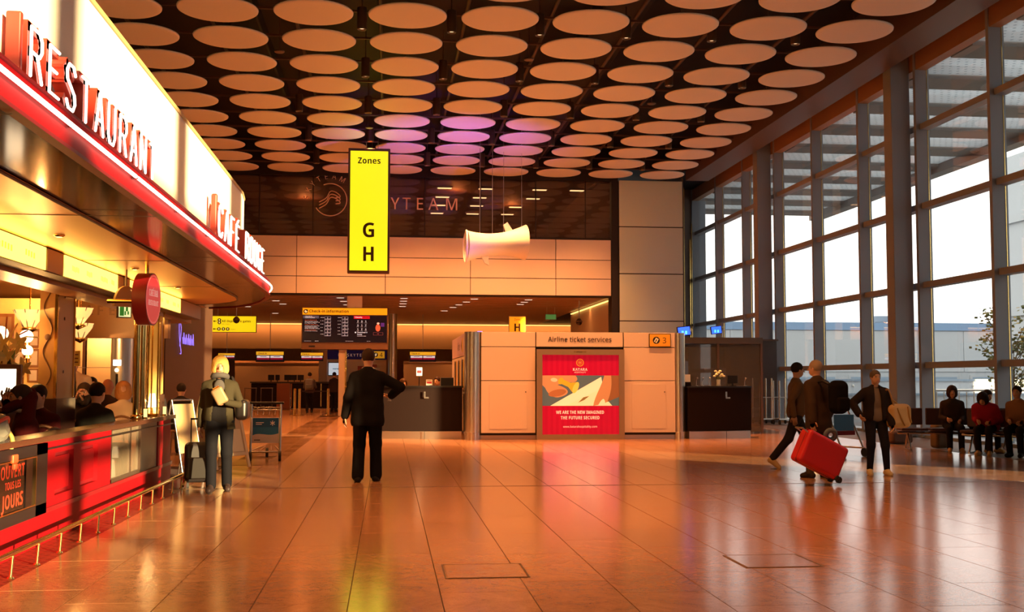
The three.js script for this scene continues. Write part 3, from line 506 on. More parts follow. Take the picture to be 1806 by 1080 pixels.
// floodlights at the back of the booth roof for the white band
for (const [x, tx, l] of [[2.3, -4.5, 'by its corner column'], [4.4, 1, 'at its middle'], [6.6, 6.2, 'by the glass office']]) {
  const f = thing('roof_floodlight', 'small warm floodlight on the booth roof ' + l, 'floodlight', [x, 2.53, -32.5]);
  mesh('bracket', [bx(0.04, 0.1, 0.04, 0, 0.05, 0)], M.black, f); mesh('can', cyl(0.06, 0.06, 0.12, 0, 0, 0, 14).rotateX(PI / 2 - 0.3).translate(0, 0.15, 0), M.black, f); mesh('lamp_lens', new THREE.CircleGeometry(0.05, 16).rotateY(PI).translate(0, 0.17, -0.064), glow(1, 0.5, 0.2, 1.5), f);
  spot(WARM, 90, [x, 2.75, -32.7], [tx, 5.75, -43.2], 0.42, 0.9, 3);
}
// H marker rising behind the booth
{
  const h = thing('zone_marker', 'small yellow zone sign with letter H rising behind the booth', 'sign', [3.8, 0, -33.4]);
  mesh('post', [bar([0, 0, -0.05], [0, 2.8, -0.05], 0.04, 10)], M.steel, h); mesh('base', cyl(0.25, 0.28, 0.04, 0, 0.02, -0.05, 20), M.steel, h);
  const t = canvas(128, 200, (g, w, h2) => { g.fillStyle = '#f0b028'; g.fillRect(0, 0, w, h2); g.fillStyle = '#2a1204'; g.textAlign = 'center'; g.font = '22px sans-serif'; g.fillText('Zone', 64, 30); g.font = 'bold 86px sans-serif'; g.fillText('H', 64, 116); g.font = '60px sans-serif'; g.fillText('5', 64, 182); });
  mesh('box', rb(0.5, 0.78, 0.1, 0, 2.9, 0, 0.01, 1), M.bronze, h);
  mesh('lit_face', planeFace(0.48, 0.75, 0, 2.9, 0.053), new THREE.MeshStandardMaterial({ map: t, emissiveMap: t, emissive: lin(1, 0.7, 0.4), emissiveIntensity: 0.6 }), h);
}
// two service desks with dark curved fronts
function desk(label, x0, x1, z, bow, dark) {
  const w = x1 - x0, d = thing('service_desk', label, 'desk', [(x0 + x1) / 2, 0, z]);
  const curve = (inset, k = bow) => { const p = []; for (let i = 0; i <= 16; i++) { const t = i / 16; p.push([-w / 2 + inset + (w - 2 * inset) * t, k[0] * t * t + k[1] * (1 - t) * (1 - t) + inset]); } p.push([w / 2 - inset, 1.1], [-w / 2 + inset, 1.1]); return p; };
  const solid = (pts, y0, y1) => extrude(pts.map(([a, b]) => [a, b]), y1 - y0).rotateX(-Math.PI / 2).translate(0, y0, 0);
  mesh('front', solid(curve(0.02), 0.19, 1.22), dark, d); mesh('kick_plate', solid(curve(0.04), 0.0, 0.18), M.satin, d); mesh('desk_top', solid(curve(0), 1.22, 1.26), M.black, d);
  mesh('kick_joint', bx(0.008, 0.18, 0.02, 0.1, 0.09, -0.03), M.black, d);
  mesh('seat_symbol', [bx(0.04, 0.13, 0.012, 0.1, 1.06, -0.01), bx(0.11, 0.035, 0.012, 0.14, 0.98, -0.01)], M.steel, d);
  return d;
}
const deskWood = mat([0.01, 0.004, 0.003], 0.7, 0, { physical: true, specularIntensity: 0.25 });
desk('dark curved service desk with steel kick plate joining the ticket booth', -0.25, 1.78, -27.0, [0, 0.35], deskWood);
desk('dark bowed service desk in front of the black glass office', 7.12, 8.82, -26.5, [0.35, 0.0], deskWood);
// black glass office and dark screen wall beside it
{
  const o = thing('glass_office', 'low black framed glass office behind the bowed desk', 'office', [8.5, 0, -30.5]);
  mesh('roof', lim(-1.3, 1.3, 2.36, 2.52, -1.8, 1.6), mat([0.09, 0.07, 0.06], 0.4), o);
  mesh('back_wall', lim(-1.3, 1.3, 0, 2.36, -1.8, -1.7), mat([0.1, 0.07, 0.055], 0.35), o);
  for (const [x, z] of [[-1.27, 1.55], [1.27, 1.55], [-1.27, -1.7], [1.27, -1.7], [0.1, 1.55]]) mesh('post', bx(0.06, 2.36, 0.06, x, 1.18, z), M.bronze, o);
  for (const [a, c] of [[-1.24, 0.07], [0.13, 1.24]]) mesh('pane', lim(a, c, 0.05, 2.34, 1.54, 1.552), mat([0.5, 0.45, 0.42], 0.02, 0, { physical: true, transmission: 0.85, thickness: 0 }), o);
  mesh('cabinet', lim(0.5, 1.15, 0.3, 1.75, -1.6, -1.2), mat([0.5, 0.42, 0.4], 0.5), o); mesh('door_leaf', lim(0.85, 0.87, 0.3, 1.72, -1.19, -1.17), M.bronze, o);
  mesh('screen', lim(-0.55, 0.15, 1.1, 1.95, -1.66, -1.62), glow(0.25, 0.3, 0.34, 0.7), o);
  mesh('screen_bars', [lim(-0.22, -0.18, 1.1, 1.95, -1.62, -1.6), lim(-0.55, 0.15, 1.5, 1.53, -1.62, -1.6)], M.black, o);
  const s = thing('dark_screen_wall', 'dark free standing partition behind the trolley rack', 'partition', [12.3, 0, -36.6]);
  mesh('panel', lim(-1.55, 0.55, 0.0, 2.7, -0.1, 0.1), mat([0.07, 0.055, 0.05], 0.5), s); mesh('cap', lim(-1.6, 0.6, 2.7, 2.76, -0.13, 0.13), M.bronze, s);
  // things on the bowed desk
  const pap = thing('paper_stack', 'pale leaflets standing on the bowed desk by the booth corner', 'leaflets', [7.22, 1.26, -26.9]); mesh('sheets', rb(0.14, 0.28, 0.04, 0, 0.14, 0, 0.003, 1), M.white, pap); mesh('holder', rb(0.16, 0.1, 0.07, 0, 0.05, 0.01, 0.004, 1), M.gloss, pap);
  const vase = thing('flower_vase', 'small glass vase of pale flowers on the bowed desk', 'vase', [7.98, 1.26, -26.85]);
  mesh('vase', lathe([[0, 0], [0.06, 0], [0.045, 0.06], [0.05, 0.16], [0.04, 0.16], [0.035, 0.06], [0, 0.02]], 16), mat([0.6, 0.6, 0.55], 0.1), vase);
  for (let i = 0; i < 9; i++) { const a = i * 2.4, r = 0.05 + (i % 3) * 0.04, y = 0.24 + ((i * 5) % 4) * 0.04; const f = mesh('flower', new THREE.IcosahedronGeometry(0.04, 1).scale(1, 0.7, 1).translate(Math.cos(a) * r, y, Math.sin(a) * r), mat([0.75, 0.72, 0.5], 0.8), vase); mesh('stem', bar([0, 0.1, 0], [Math.cos(a) * r, y, Math.sin(a) * r], 0.004, 5), mat([0.1, 0.18, 0.05], 0.8), f); }
  for (const [x, z] of [[7.42, -26.8], [7.6, -26.95], [7.72, -26.75], [8.62, -26.8]]) { const gl = thing('desk_microphone', 'small chrome gooseneck stand on the bowed desk', 'stand', [x, 1.26, z], 0, 'chrome stands on the bowed desk'); mesh('base', cyl(0.035, 0.04, 0.015, 0, 0.008, 0, 12), M.steel, gl); mesh('neck', tube([[0, 0.01, 0], [0, 0.12, 0], [0.02, 0.18, 0.02]], 0.007, 10, 6), M.steel, gl); mesh('tip', ball(0.022, 0.02, 0.19, 0.02, 10), M.steel, gl); }
  const mo = thing('desk_monitor', 'dark monitor seen from behind on the bowed desk', 'monitor', [8.36, 1.26, -26.95]); mesh('panel', rb(0.26, 0.2, 0.03, 0, 0.16, 0, 0.006, 1), M.black, mo); mesh('stand', [bx(0.04, 0.1, 0.03, 0, 0.05, 0), bx(0.16, 0.01, 0.1, 0, 0.005, 0)], M.black, mo);
  // blue screens on brackets above
  for (const [x, y, z, l] of [[7.3, 2.62, -27.5, 'small blue lit screen on bracket at the booth corner'], [9.9, 2.92, -33.5, 'small blue lit screen on pole above the glass office']]) {
    const b = thing('blue_display', l, 'display', [x, y, z]); mesh('casing', rb(0.34, 0.24, 0.07, 0, 0, 0, 0.01, 1).rotateZ(0.12), M.gloss, b); mesh('screen_face', [planeFace(0.3, 0.2, 0, 0, 0.04).rotateZ(0.12)], M.blueGlow, b); for (const dx of [-0.04, 0.05]) mesh('lit_digit', planeFace(0.05, 0.08, dx, -0.035, 0.045), glow(0.1, 0.6, 1, 2), b);
    mesh('bracket', [bar([0.18, -0.1, -0.03], [0.24, 0.12, -0.03], 0.012, 6), z < -30 ? bar([0.2, -y, -0.06], [0.2, 0.1, -0.06], 0.025, 8) : bar([-0.36, -0.35, -0.03], [0.0, 0.0, -0.05], 0.02, 8)], M.steel, b);
  }
}
// rack of tall chrome trolleys by the dark partition
for (let i = 0; i < 2; i++) {
  const t = thing('garment_trolley', 'chrome luggage trolley with tall upright bars beside the glazing', 'luggage trolley', [11.95 + i * 0.53, 0, -35.3 + (i % 2) * 0.3], 0.0, 'tall chrome trolleys parked by the partition');
  mesh('deck', rb(0.5, 0.05, 0.8, 0, 0.17, 0, 0.01, 1), M.steel, t);
  for (const [x, z] of [[-0.22, 0.36], [0.22, 0.36], [-0.22, -0.36], [0.22, -0.36]]) { mesh('upright', bar([x, 0.18, z], [x, 1.38 + (z > 0 ? 0 : 0.08), z], 0.025, 10), M.steel, t); const w = mesh('wheel', cyl(0.075, 0.075, 0.035, 0, 0, 0, 14).rotateZ(Math.PI / 2).translate(x, 0.076, z), M.rubber, t); mesh('hub', cyl(0.03, 0.03, 0.04, 0, 0, 0, 10).rotateZ(Math.PI / 2).translate(x, 0.076, z), M.steel, w); }
  mesh('rail', [bar([-0.22, 0.85, 0.36], [0.22, 0.85, 0.36], 0.014), bar([-0.22, 0.85, -0.36], [0.22, 0.85, -0.36], 0.014), bar([-0.22, 0.8, 0.36], [-0.22, 0.8, -0.36], 0.014)], M.steel, t);
}
// ---------------------------------------------------------------- hanging signs
{
  const z = thing('zones_sign', 'tall hanging yellow light box reading Zones G H', 'sign', [-0.67, 6.9, -37]);
  const t = canvas(330, 1000, (g, w, h) => { g.fillStyle = '#f4f01c'; g.fillRect(0, 0, w, h); g.fillStyle = '#2b0d02'; g.textAlign = 'center'; g.font = 'bold 72px sans-serif'; g.fillText('Zones', w / 2, 106, 225); g.font = 'bold 168px sans-serif'; g.fillText('G', w * 0.5, 722); g.fillText('H', w * 0.5, 922); });
  mesh('casing', rb(1.36, 4.1, 0.3, 0, 0, 0, 0.02, 1), mat([0.06, 0.02, 0.012], 0.4), z);
  mesh('lit_face', planeFace(1.22, 3.92, 0, 0.0, 0.153), new THREE.MeshStandardMaterial({ color: lin(0.4, 0.4, 0.4), map: t, emissiveMap: t, emissive: lin(1, 1, 0.9), emissiveIntensity: 0.98, roughness: 0.4 }), z);
  mesh('suspension_cable', [bar([-0.1, 2.05, 0], [-0.1, 3.6, 0], 0.012, 6), bar([0.28, 2.05, 0], [0.28, 3.6, 0], 0.012, 6)], M.steel, z);
  areaLight([0.9, 0.85, 0.1], 1.2, 1.2, 3.9, [-0.67, 6.9, -36.8], [-0.67, 6.9, -20]);
}
{
  const s = thing('hanging_sculpture', 'white tapering fabric sculpture with small fins on wires', 'sculpture', [3.6, 5.95, -38], 0.0);
  const prof = [];   // hollow sock shape along x, ends flared and cut open
  const geo = new THREE.BufferGeometry(), N = 28, K = 26, pos = [], idx = [];
  for (let k = 0; k <= K; k++) { const t = k / K, x = -1.05 + 2.1 * t, r = 0.36 + 0.2 * Math.pow(Math.abs(t - 0.45) * 1.9, 2), yc = -0.1 + 0.28 * t, zc = 0.5 - 1.0 * t; for (let i = 0; i < N; i++) { const a = (i / N) * 6.2832; pos.push(x + Math.cos(a) * 0.08, yc + Math.sin(a) * r * 1.05, zc + Math.cos(a) * r * 1.2); } }
  for (let k = 0; k < K; k++) for (let i = 0; i < N; i++) { const a = k * N + i, b = k * N + (i + 1) % N; idx.push(a, b, a + N, b, b + N, a + N); }
  geo.setAttribute('position', new THREE.Float32BufferAttribute(pos, 3)); geo.setIndex(idx); geo.computeVertexNormals();
  const fabric = mat([0.86, 0.82, 0.76], 0.7, 0, { side: THREE.DoubleSide });
  mesh('skin', geo, fabric, s);
  for (const [x, y, zz, r] of [[-1.05, -0.1, 0.5, 0.52], [1.05, 0.18, -0.5, 0.56]]) mesh('rim', new THREE.TorusGeometry(1, 0.03, 8, 40).scale(r * 1.18, r * 1.04, 1).rotateY(Math.PI / 2).translate(x, y, zz), fabric, s);
  const fin = (pts) => extrude(pts, 0.04, 0.02);
  mesh('fin', fin([[0, 0], [0.28, 0], [0.02, 0.38], [-0.1, 0.3]]).translate(0.38, 0.42, -0.2), M.white, s);
  mesh('fin', fin([[0, 0], [0.2, 0.02], [0.22, -0.26], [0.1, -0.2]]).translate(-0.52, -0.45, 0.45), M.white, s);
  for (const [x, zz, y0] of [[-0.58, 0.35, 0.3], [-0.14, 0.15, 0.3], [0.92, -0.4, 0.66], [0.27, -0.15, 0.4]]) mesh('wire', bar([x, y0, zz], [x, 4.6, zz], 0.008, 5), M.satin, s);
  // violet spot on the booth roof that tints the sculpture and the discs over it
  const v = thing('violet_spotlight', 'small violet spotlight on the far end of the booth roof', 'spotlight', [2.6, 2.56, -32.3]); mesh('can', cyl(0.09, 0.07, 0.2, 0, 0.12, 0, 16), M.black, v); mesh('lamp_lens', cyl(0.075, 0.075, 0.01, 0, 0.225, 0, 16), glow(0.4, 0.2, 1, 3), v);
  spot([0.26, 0.12, 1], 130, [2.6, 2.85, -32.3], [1.9, 9.2, -36.4], 0.58, 1, 3);
}
// check-in information board under the white band
{
  const b = thing('checkin_board', 'hanging departure board headed Check-in information with yellow header', 'information board', [-1.68, 0, -44.2]);
  mesh('hanger', rb(0.58, 0.6, 0.3, 0.36, 4.45, -0.1, 0.02, 1), M.cream, b);
  mesh('casing', rb(3.3, 1.62, 0.35, 0, 3.37, -0.1, 0.02, 1), mat([0.2, 0.1, 0.05], 0.5), b);
  const ht = canvas(1024, 84, (g, w, h) => { g.fillStyle = '#f7b51f'; g.fillRect(0, 0, w, h); g.fillStyle = '#2c1203'; g.font = 'bold 50px sans-serif'; g.fillText('Check-in information', 78, 58, 480); g.beginPath(); g.arc(38, 44, 27, 0, 7); g.fill(); g.fillStyle = '#fff2c8'; g.beginPath(); g.arc(40, 44, 17, 0, 7); g.fill(); g.fillStyle = '#2c1203'; g.fillRect(40, 22, 24, 16); });
  mesh('lit_header', planeFace(3.24, 0.26, 0, 4.03, 0.085), new THREE.MeshStandardMaterial({ map: ht, emissiveMap: ht, emissive: lin(1, 0.8, 0.5), emissiveIntensity: 0.75 }), b);
  const st = canvas(1024, 420, (g, w, h) => {
    g.fillStyle = '#1a0c10'; g.fillRect(0, 0, w, h); g.fillStyle = '#5b5058'; g.fillRect(6, 4, 190, 42); g.fillStyle = '#e8dcd4'; g.font = 'bold 20px sans-serif'; g.fillText('Check-in', 30, 22); g.fillText('information', 30, 42);
    const line = (x, y, l, c) => { g.fillStyle = c; for (let k = 0; k < l; k += 13 + ((k * 7 + y) % 9)) g.fillRect(x + k, y, 9 + ((k + y) % 8), 6); };
    [70, 92, 106, 120, 140, 162, 176, 190, 204, 226, 240].forEach((y, i) => line(26, y, 130 + (i % 3) * 20, [0, 4, 9].includes(i) ? '#d06038' : '#cfc0b8'));
    for (const x of [215, 425]) for (let k = 0; k < 6; k++) { const y = 20 + k * 52; g.strokeStyle = '#b8a8a8'; g.lineWidth = 3; g.strokeRect(x + 50, y, 34, 40); g.strokeRect(x + 88, y, 36, 40); line(x, y + 8, 30, '#d8ccc4'); line(x + 60, y + 30, 60, '#d8ccc4'); }
    g.fillStyle = '#c1121f'; g.fillRect(618, 2, 196, 48); g.fillStyle = '#fff'; g.font = 'bold 26px sans-serif'; g.fillText('E Security', 632, 34, 90);
    for (let r = 0; r < 3; r++) for (let c = 0; c < 3; c++) { g.fillStyle = '#f0e4e0'; g.font = 'bold 34px sans-serif'; g.fillText(['7', '3', '1'][(r + c) % 3], 660 + c * 48, 100 + r * 62); line(656 + c * 48, 110 + r * 62, 26, '#b0a098'); }
    g.fillStyle = '#fff'; g.beginPath(); g.arc(642, 262, 10, 0, 7); g.fill(); g.font = 'bold 24px sans-serif'; g.fillText('Terminal 4', 662, 270); g.fillText('Security', 662, 300, 60); line(662, 316, 100, '#cfc0b8');
    g.fillStyle = '#e0603a'; g.beginPath(); g.ellipse(915, 190, 30, 56, 0, 0, 7); g.fill(); g.fillStyle = '#e8c0a0'; g.beginPath(); g.arc(918, 120, 17, 0, 7); g.fill(); g.fillStyle = '#5a2a70'; g.fillRect(950, 110, 44, 60); g.strokeStyle = '#b05048'; g.strokeRect(860, 262, 52, 40); g.strokeRect(924, 262, 52, 40);
    line(20, 396, 80, '#a89890'); line(150, 396, 40, '#e0d4cc'); line(520, 396, 90, '#a89890'); line(780, 396, 40, '#a89890');
  });
  mesh('screen', planeFace(3.22, 1.04, 0, 3.35, 0.085), new THREE.MeshStandardMaterial({ map: st, emissiveMap: st, emissive: lin(1, 1, 1), emissiveIntensity: 0.8, roughness: 0.2 }), b);
  mesh('vent', bx(0.24, 0.05, 0.02, -1.25, 2.68, 0.08), M.black, b);
}
{
  const s = thing('gates_sign', 'hanging yellow sign pointing to all departure gates', 'sign', [-6.65, 0, -50]);
  const t = canvas(640, 236, (g, w, h) => { g.fillStyle = '#f2e21e'; g.fillRect(0, 0, w, h); g.fillStyle = '#43200a'; g.font = 'bold 46px sans-serif'; g.fillText('All departure gates', 140, 90, 430); g.font = '26px sans-serif'; g.fillText('Lift   Stairs', 140, 128); g.fillText('Toilets', 270, 206); for (const y of [76, 192]) { g.fillRect(26, y - 5, 40, 10); g.beginPath(); g.moveTo(12, y); g.lineTo(36, y - 18); g.lineTo(36, y + 18); g.fill(); } for (const [x, y] of [[105, 58], [105, 96], [100, 192], [165, 192], [228, 192]]) { g.fillStyle = '#43200a'; g.beginPath(); g.arc(x, y, 26, 0, 7); g.fill(); g.fillStyle = '#f6ee9a'; g.fillRect(x - 8, y - 14, 16, 26); } });
  mesh('casing', rb(1.9, 0.72, 0.16, 0, 3.79, 0, 0.01, 1), M.bronze, s);
  mesh('lit_face', planeFace(1.86, 0.68, 0, 3.79, 0.083), new THREE.MeshStandardMaterial({ map: t, emissiveMap: t, emissive: lin(1, 0.9, 0.6), emissiveIntensity: 0.9 }), s);
  mesh('drop_rod', [bar([-0.7, 4.15, 0], [-0.7, 4.63, 0], 0.015, 6), bar([0.7, 4.15, 0], [0.7, 4.63, 0], 0.015, 6)], M.satin, s);
  const c = thing('dome_camera', 'dome camera on a drop rod before the yellow gates sign', 'camera', [-6.04, 3.75, -46]); mesh('rod', bar([0, 0.1, 0], [0, 0.88, 0], 0.018, 8), M.satin, c); mesh('housing', lathe([[0, 0.16], [0.06, 0.15], [0.13, 0.06], [0.14, 0.0], [0, 0.0]], 20), M.bronze, c); mesh('dome', new THREE.SphereGeometry(0.12, 18, 10, 0, 6.2832, Math.PI / 2, Math.PI / 2), M.gloss, c);
  const c2 = copyOf(c, [7.6, 3.7, -44.8], 0, 'dome camera on a drop rod beside the lit wall cove');
  const ex = thing('exit_sign', 'small green exit sign hung under the slatted ceiling', 'sign', [7.2, 4.2, -50]); mesh('box', rb(0.5, 0.26, 0.06, 0, 0, 0, 0.01, 1), M.bronze, ex); mesh('lit_face', planeFace(0.46, 0.22, 0, 0, 0.032), glow(0.06, 0.22, 0.05, 0.7), ex); mesh('rod', [bar([-0.18, 0.12, 0], [-0.18, 0.43, 0], 0.01, 5), bar([0.18, 0.12, 0], [0.18, 0.43, 0], 0.01, 5)], M.satin, ex);
}
// neon script on the wall beyond the café
{
  const n = thing('neon_script', 'violet blue neon script with a swirl on the brown wall', 'neon sign', [-4.97, 2.35, -28.9], Math.PI / 2);
  const nm = glow(0.25, 0.16, 0.8, 1.6);
  mesh('swirl', tube([[-1.1, -0.15, 0], [-0.95, 0.3, 0], [-1.2, 0.42, 0], [-1.15, 0.05, 0], [-0.9, -0.3, 0], [-1.05, -0.32, 0]], 0.009, 40, 6), nm, n);
  [[0.7, 0.1], [0.35, 0.06], [0.05, 0.08], [-0.3, 0.05], [-0.62, 0.09]].forEach(([x, k]) => mesh('stroke', tube([[x + 0.14, -0.08, 0], [x + 0.05, 0.12 + k, 0], [x - 0.02, -0.08, 0], [x - 0.12, 0.08, 0]], 0.008, 20, 6), nm, n));
}
// ---------------------------------------------------------------- check-in desks far behind
{
  const c = thing('checkin_counter', 'long dark check-in counter far behind the queue posts', 'counter', [-3.4, 0, -55.6]);
  mesh('front', rb(6.2, 1.2, 0.9, 0, 0.62, 0, 0.02, 1), deskWood, c); mesh('counter_top', rb(6.3, 0.06, 1.0, 0, 1.26, 0, 0.01, 1), M.black, c); mesh('kick', bx(6.1, 0.1, 0.7, 0, 0.05, 0), M.satin, c);
  for (const x of [-1.2, 0.2]) mesh('strip', bx(0.05, 1.1, 0.02, x, 0.65, 0.46), M.brass, c);
  for (const [x, s] of [[-2.7, 1], [-2.4, 0.7], [-1.9, 1.2], [-1.6, 0.8], [-1.3, 1]]) { const m = thing('counter_monitor', 'small dark monitor standing on the long check-in counter', 'monitor', [x - 2.9, 1.29, -55.5], 0, 'monitors on the long check-in counter'); mesh('panel', rb(0.3 * s, 0.26, 0.04, 0, 0.2, 0, 0.008, 1), M.black, m); mesh('stand', bx(0.05, 0.1, 0.05, 0, 0.05, 0), M.black, m); }
  const k = thing('airline_kiosk', 'pale airline counter wall with navy header and yellow 4 sign', 'kiosk', [-1.57, 0, -57]);
  mesh('wall_panel', [rb(2.95, 2.4, 0.2, 0, 1.2, -0.1, 0.01, 1)], M.cream, k); mesh('low_panel', bx(2.2, 1.2, 0.1, 0, 0.62, 0.05), mat([0.05, 0.04, 0.07], 0.4), k);
  const ht = canvas(1024, 148, (g, w, h) => { g.fillStyle = '#1c1236'; g.fillRect(0, 0, w, h); g.strokeStyle = '#c9a48c'; g.lineWidth = 6; g.beginPath(); g.arc(250, 78, 46, 0, 7); g.stroke(); for (const d of [-14, 2, 18]) { g.beginPath(); g.moveTo(215, 84 + d); g.bezierCurveTo(245, 50 + d, 250, 110 + d, 288, 70 + d); g.stroke(); } g.fillStyle = '#e0bca4'; g.font = '66px sans-serif'; g.fillText('S K Y T E A M', 350, 104, 380); g.fillStyle = '#f4b92a'; g.fillRect(772, 14, 212, 120); g.fillStyle = '#1b0f05'; g.beginPath(); g.arc(834, 74, 38, 0, 7); g.fill(); g.fillStyle = '#fff3d0'; g.beginPath(); g.ellipse(834, 74, 17, 26, 0.4, 0, 7); g.fill(); g.fillStyle = '#1b0f05'; g.font = '98px sans-serif'; g.fillText('4', 900, 110); });
  mesh('header_box', rb(3.0, 0.46, 0.25, 0, 2.63, -0.02, 0.01, 1), mat([0.02, 0.015, 0.05], 0.4), k); mesh('header_sign', planeFace(3.0, 0.44, 0, 2.63, 0.11), new THREE.MeshStandardMaterial({ map: ht, emissiveMap: ht, emissive: lin(1, 0.9, 0.8), emissiveIntensity: 0.35 }), k);
  const st = canvas(256, 180, (g, w, h) => { g.fillStyle = '#c7d6e0'; g.fillRect(0, 0, w, h); g.fillStyle = '#33424e'; for (let k = 0; k < 9; k++) g.fillRect(62 + k * 15, 80, 9, 14 + (k % 3) * 3); });
  mesh('screen', planeFace(0.86, 0.6, -0.95, 1.92, 0.03), new THREE.MeshStandardMaterial({ map: st, emissiveMap: st, emissive: lin(1, 1, 1), emissiveIntensity: 0.7 }), k); mesh('screen_frame', rb(0.94, 0.68, 0.02, -0.95, 1.92, 0.01, 0.005, 1), M.black, k);
  mesh('notice', [planeFace(0.5, 0.4, 0.75, 1.95, 0.01), planeFace(0.3, 0.34, 0.2, 1.9, 0.01)], mat([0.5, 0.12, 0.1], 0.5), k); mesh('notice_sheet', [planeFace(0.4, 0.26, 0.95, 1.86, 0.02)], M.white, k);
  const scr = (x, y, z, w, lbl) => { const d = thing('checkin_display', lbl, 'display', [x, y, z]); const t = canvas(512, 190, (g, W, h) => { g.fillStyle = '#f6bd2c'; g.fillRect(0, 0, W, 64); g.fillStyle = '#3a1a05'; g.font = 'bold 40px sans-serif'; g.fillText('Check-in', 30, 48); g.fillStyle = '#1a0f10'; g.fillRect(0, 64, W, 126); for (const a of [14, 264]) { g.fillStyle = '#e8e6ee'; g.fillRect(a, 78, 234, 40); g.fillStyle = '#8c1430'; g.fillRect(a, 118, 234, 34); g.fillStyle = '#5a5560'; g.fillRect(a + 60, 90, 120, 10); } });
    mesh('casing', rb(w, w * 0.38, 0.12, 0, 0, 0, 0.01, 1), M.black, d); mesh('screen_face', planeFace(w * 0.97, w * 0.36, 0, 0, 0.064), new THREE.MeshStandardMaterial({ map: t, emissiveMap: t, emissive: lin(1, 0.9, 0.85), emissiveIntensity: 0.7 }), d); mesh('drop_rod', bar([0, w * 0.19, 0], [0, 4.6 - y, 0], 0.02, 6), M.satin, d); };
  scr(-5.7, 2.5, -55.8, 1.35, 'twin check-in screen with yellow header above the parked trolleys'); scr(-3.7, 2.5, -55.9, 1.1, 'twin check-in screen with yellow header beside the beige column'); scr(1.68, 2.52, -55.8, 1.3, 'twin check-in screen with yellow header above the desk agents'); scr(-7.7, 2.5, -55.4, 0.8, 'small check-in screen by the brown side wall');
  const col = mesh('column', cyl(0.22, 0.22, 4.7, 0.2, 2.35, -56, 24), M.satin); col.userData = { kind: 'structure', label: 'round steel column beside the airline kiosk' };
  const col2 = mesh('column', bx(0.4, 4.7, 0.4, -3.2, 2.35, -56.6), M.beige); col2.userData = { kind: 'structure', label: 'square beige column beside the airline kiosk' };
  const pole = thing('steel_post', 'slim beige post with bright edge under the check-in board', 'post', [-1.76, 0, -44.3]); mesh('post', rb(0.3, 2.56, 0.2, 0, 1.28, 0, 0.01, 1), M.beige, pole); mesh('edge', rb(0.06, 2.0, 0.05, 0.13, 1.5, 0.11, 0.01, 1), M.brass, pole);
  // low wall with wooden rail behind the counters
  const low = thing('backdrop_wall', 'low brown wall with wooden rail behind the counters', 'backdrop wall', [-4.9, 0, -60]); mesh('panel', lim(-3, 3.2, 0, 2.25, -0.1, 0.1), mat([0.3, 0.2, 0.12], 0.5), low); mesh('rail', lim(-3, 3.2, 2.25, 2.36, -0.16, 0.16), mat([0.6, 0.34, 0.2], 0.4), low);
  const low2 = thing('backdrop_wall', 'low beige wall behind the desk agents by the ticket booth', 'backdrop wall', [2.6, 0, -60]); mesh('panel', lim(-1.8, 2.4, 0, 2.3, -0.1, 0.1), mat([0.36, 0.25, 0.16], 0.5), low2); mesh('rail', lim(-1.8, 2.4, 2.3, 2.36, -0.14, 0.14), M.satin, low2);
}
// queue posts with belts
{
  const q = thing('queue_post', 'brass queue post of the pair by the check-in entrance', 'queue post', [-3.62, 0, -45], 0, 'queue posts before the check-in counters');
  mesh('base', lathe([[0, 0.03], [0.06, 0.03], [0.17, 0.015], [0.175, 0], [0, 0]], 24), M.brass, q); mesh('pole', cyl(0.05, 0.05, 0.98, 0, 0.52, 0, 16), M.brass, q); mesh('cap', lathe([[0, 0.06], [0.03, 0.055], [0.05, 0.03], [0.055, 0], [0, 0]], 18).translate(0, 1.0, 0), M.brass, q);
  q.userData.label = 'brass queue post standing before the check-in counters';
  for (const [x, z] of [[-3.42, -44.8], [-2.33, -45], [-1.72, -45.6]]) copyOf(q, [x, 0, z]);
  for (const [a, b] of [[[-3.36, -44.8], [-2.39, -45]]]) { const bl = tag(mesh('queue_belt', [lim(a[0], b[0], 0.92, 0.97, -44.92, -44.9)], mat([0.03, 0.01, 0.012], 0.8)), 'dark belt stretched between two brass queue posts', 'belt'); }
}
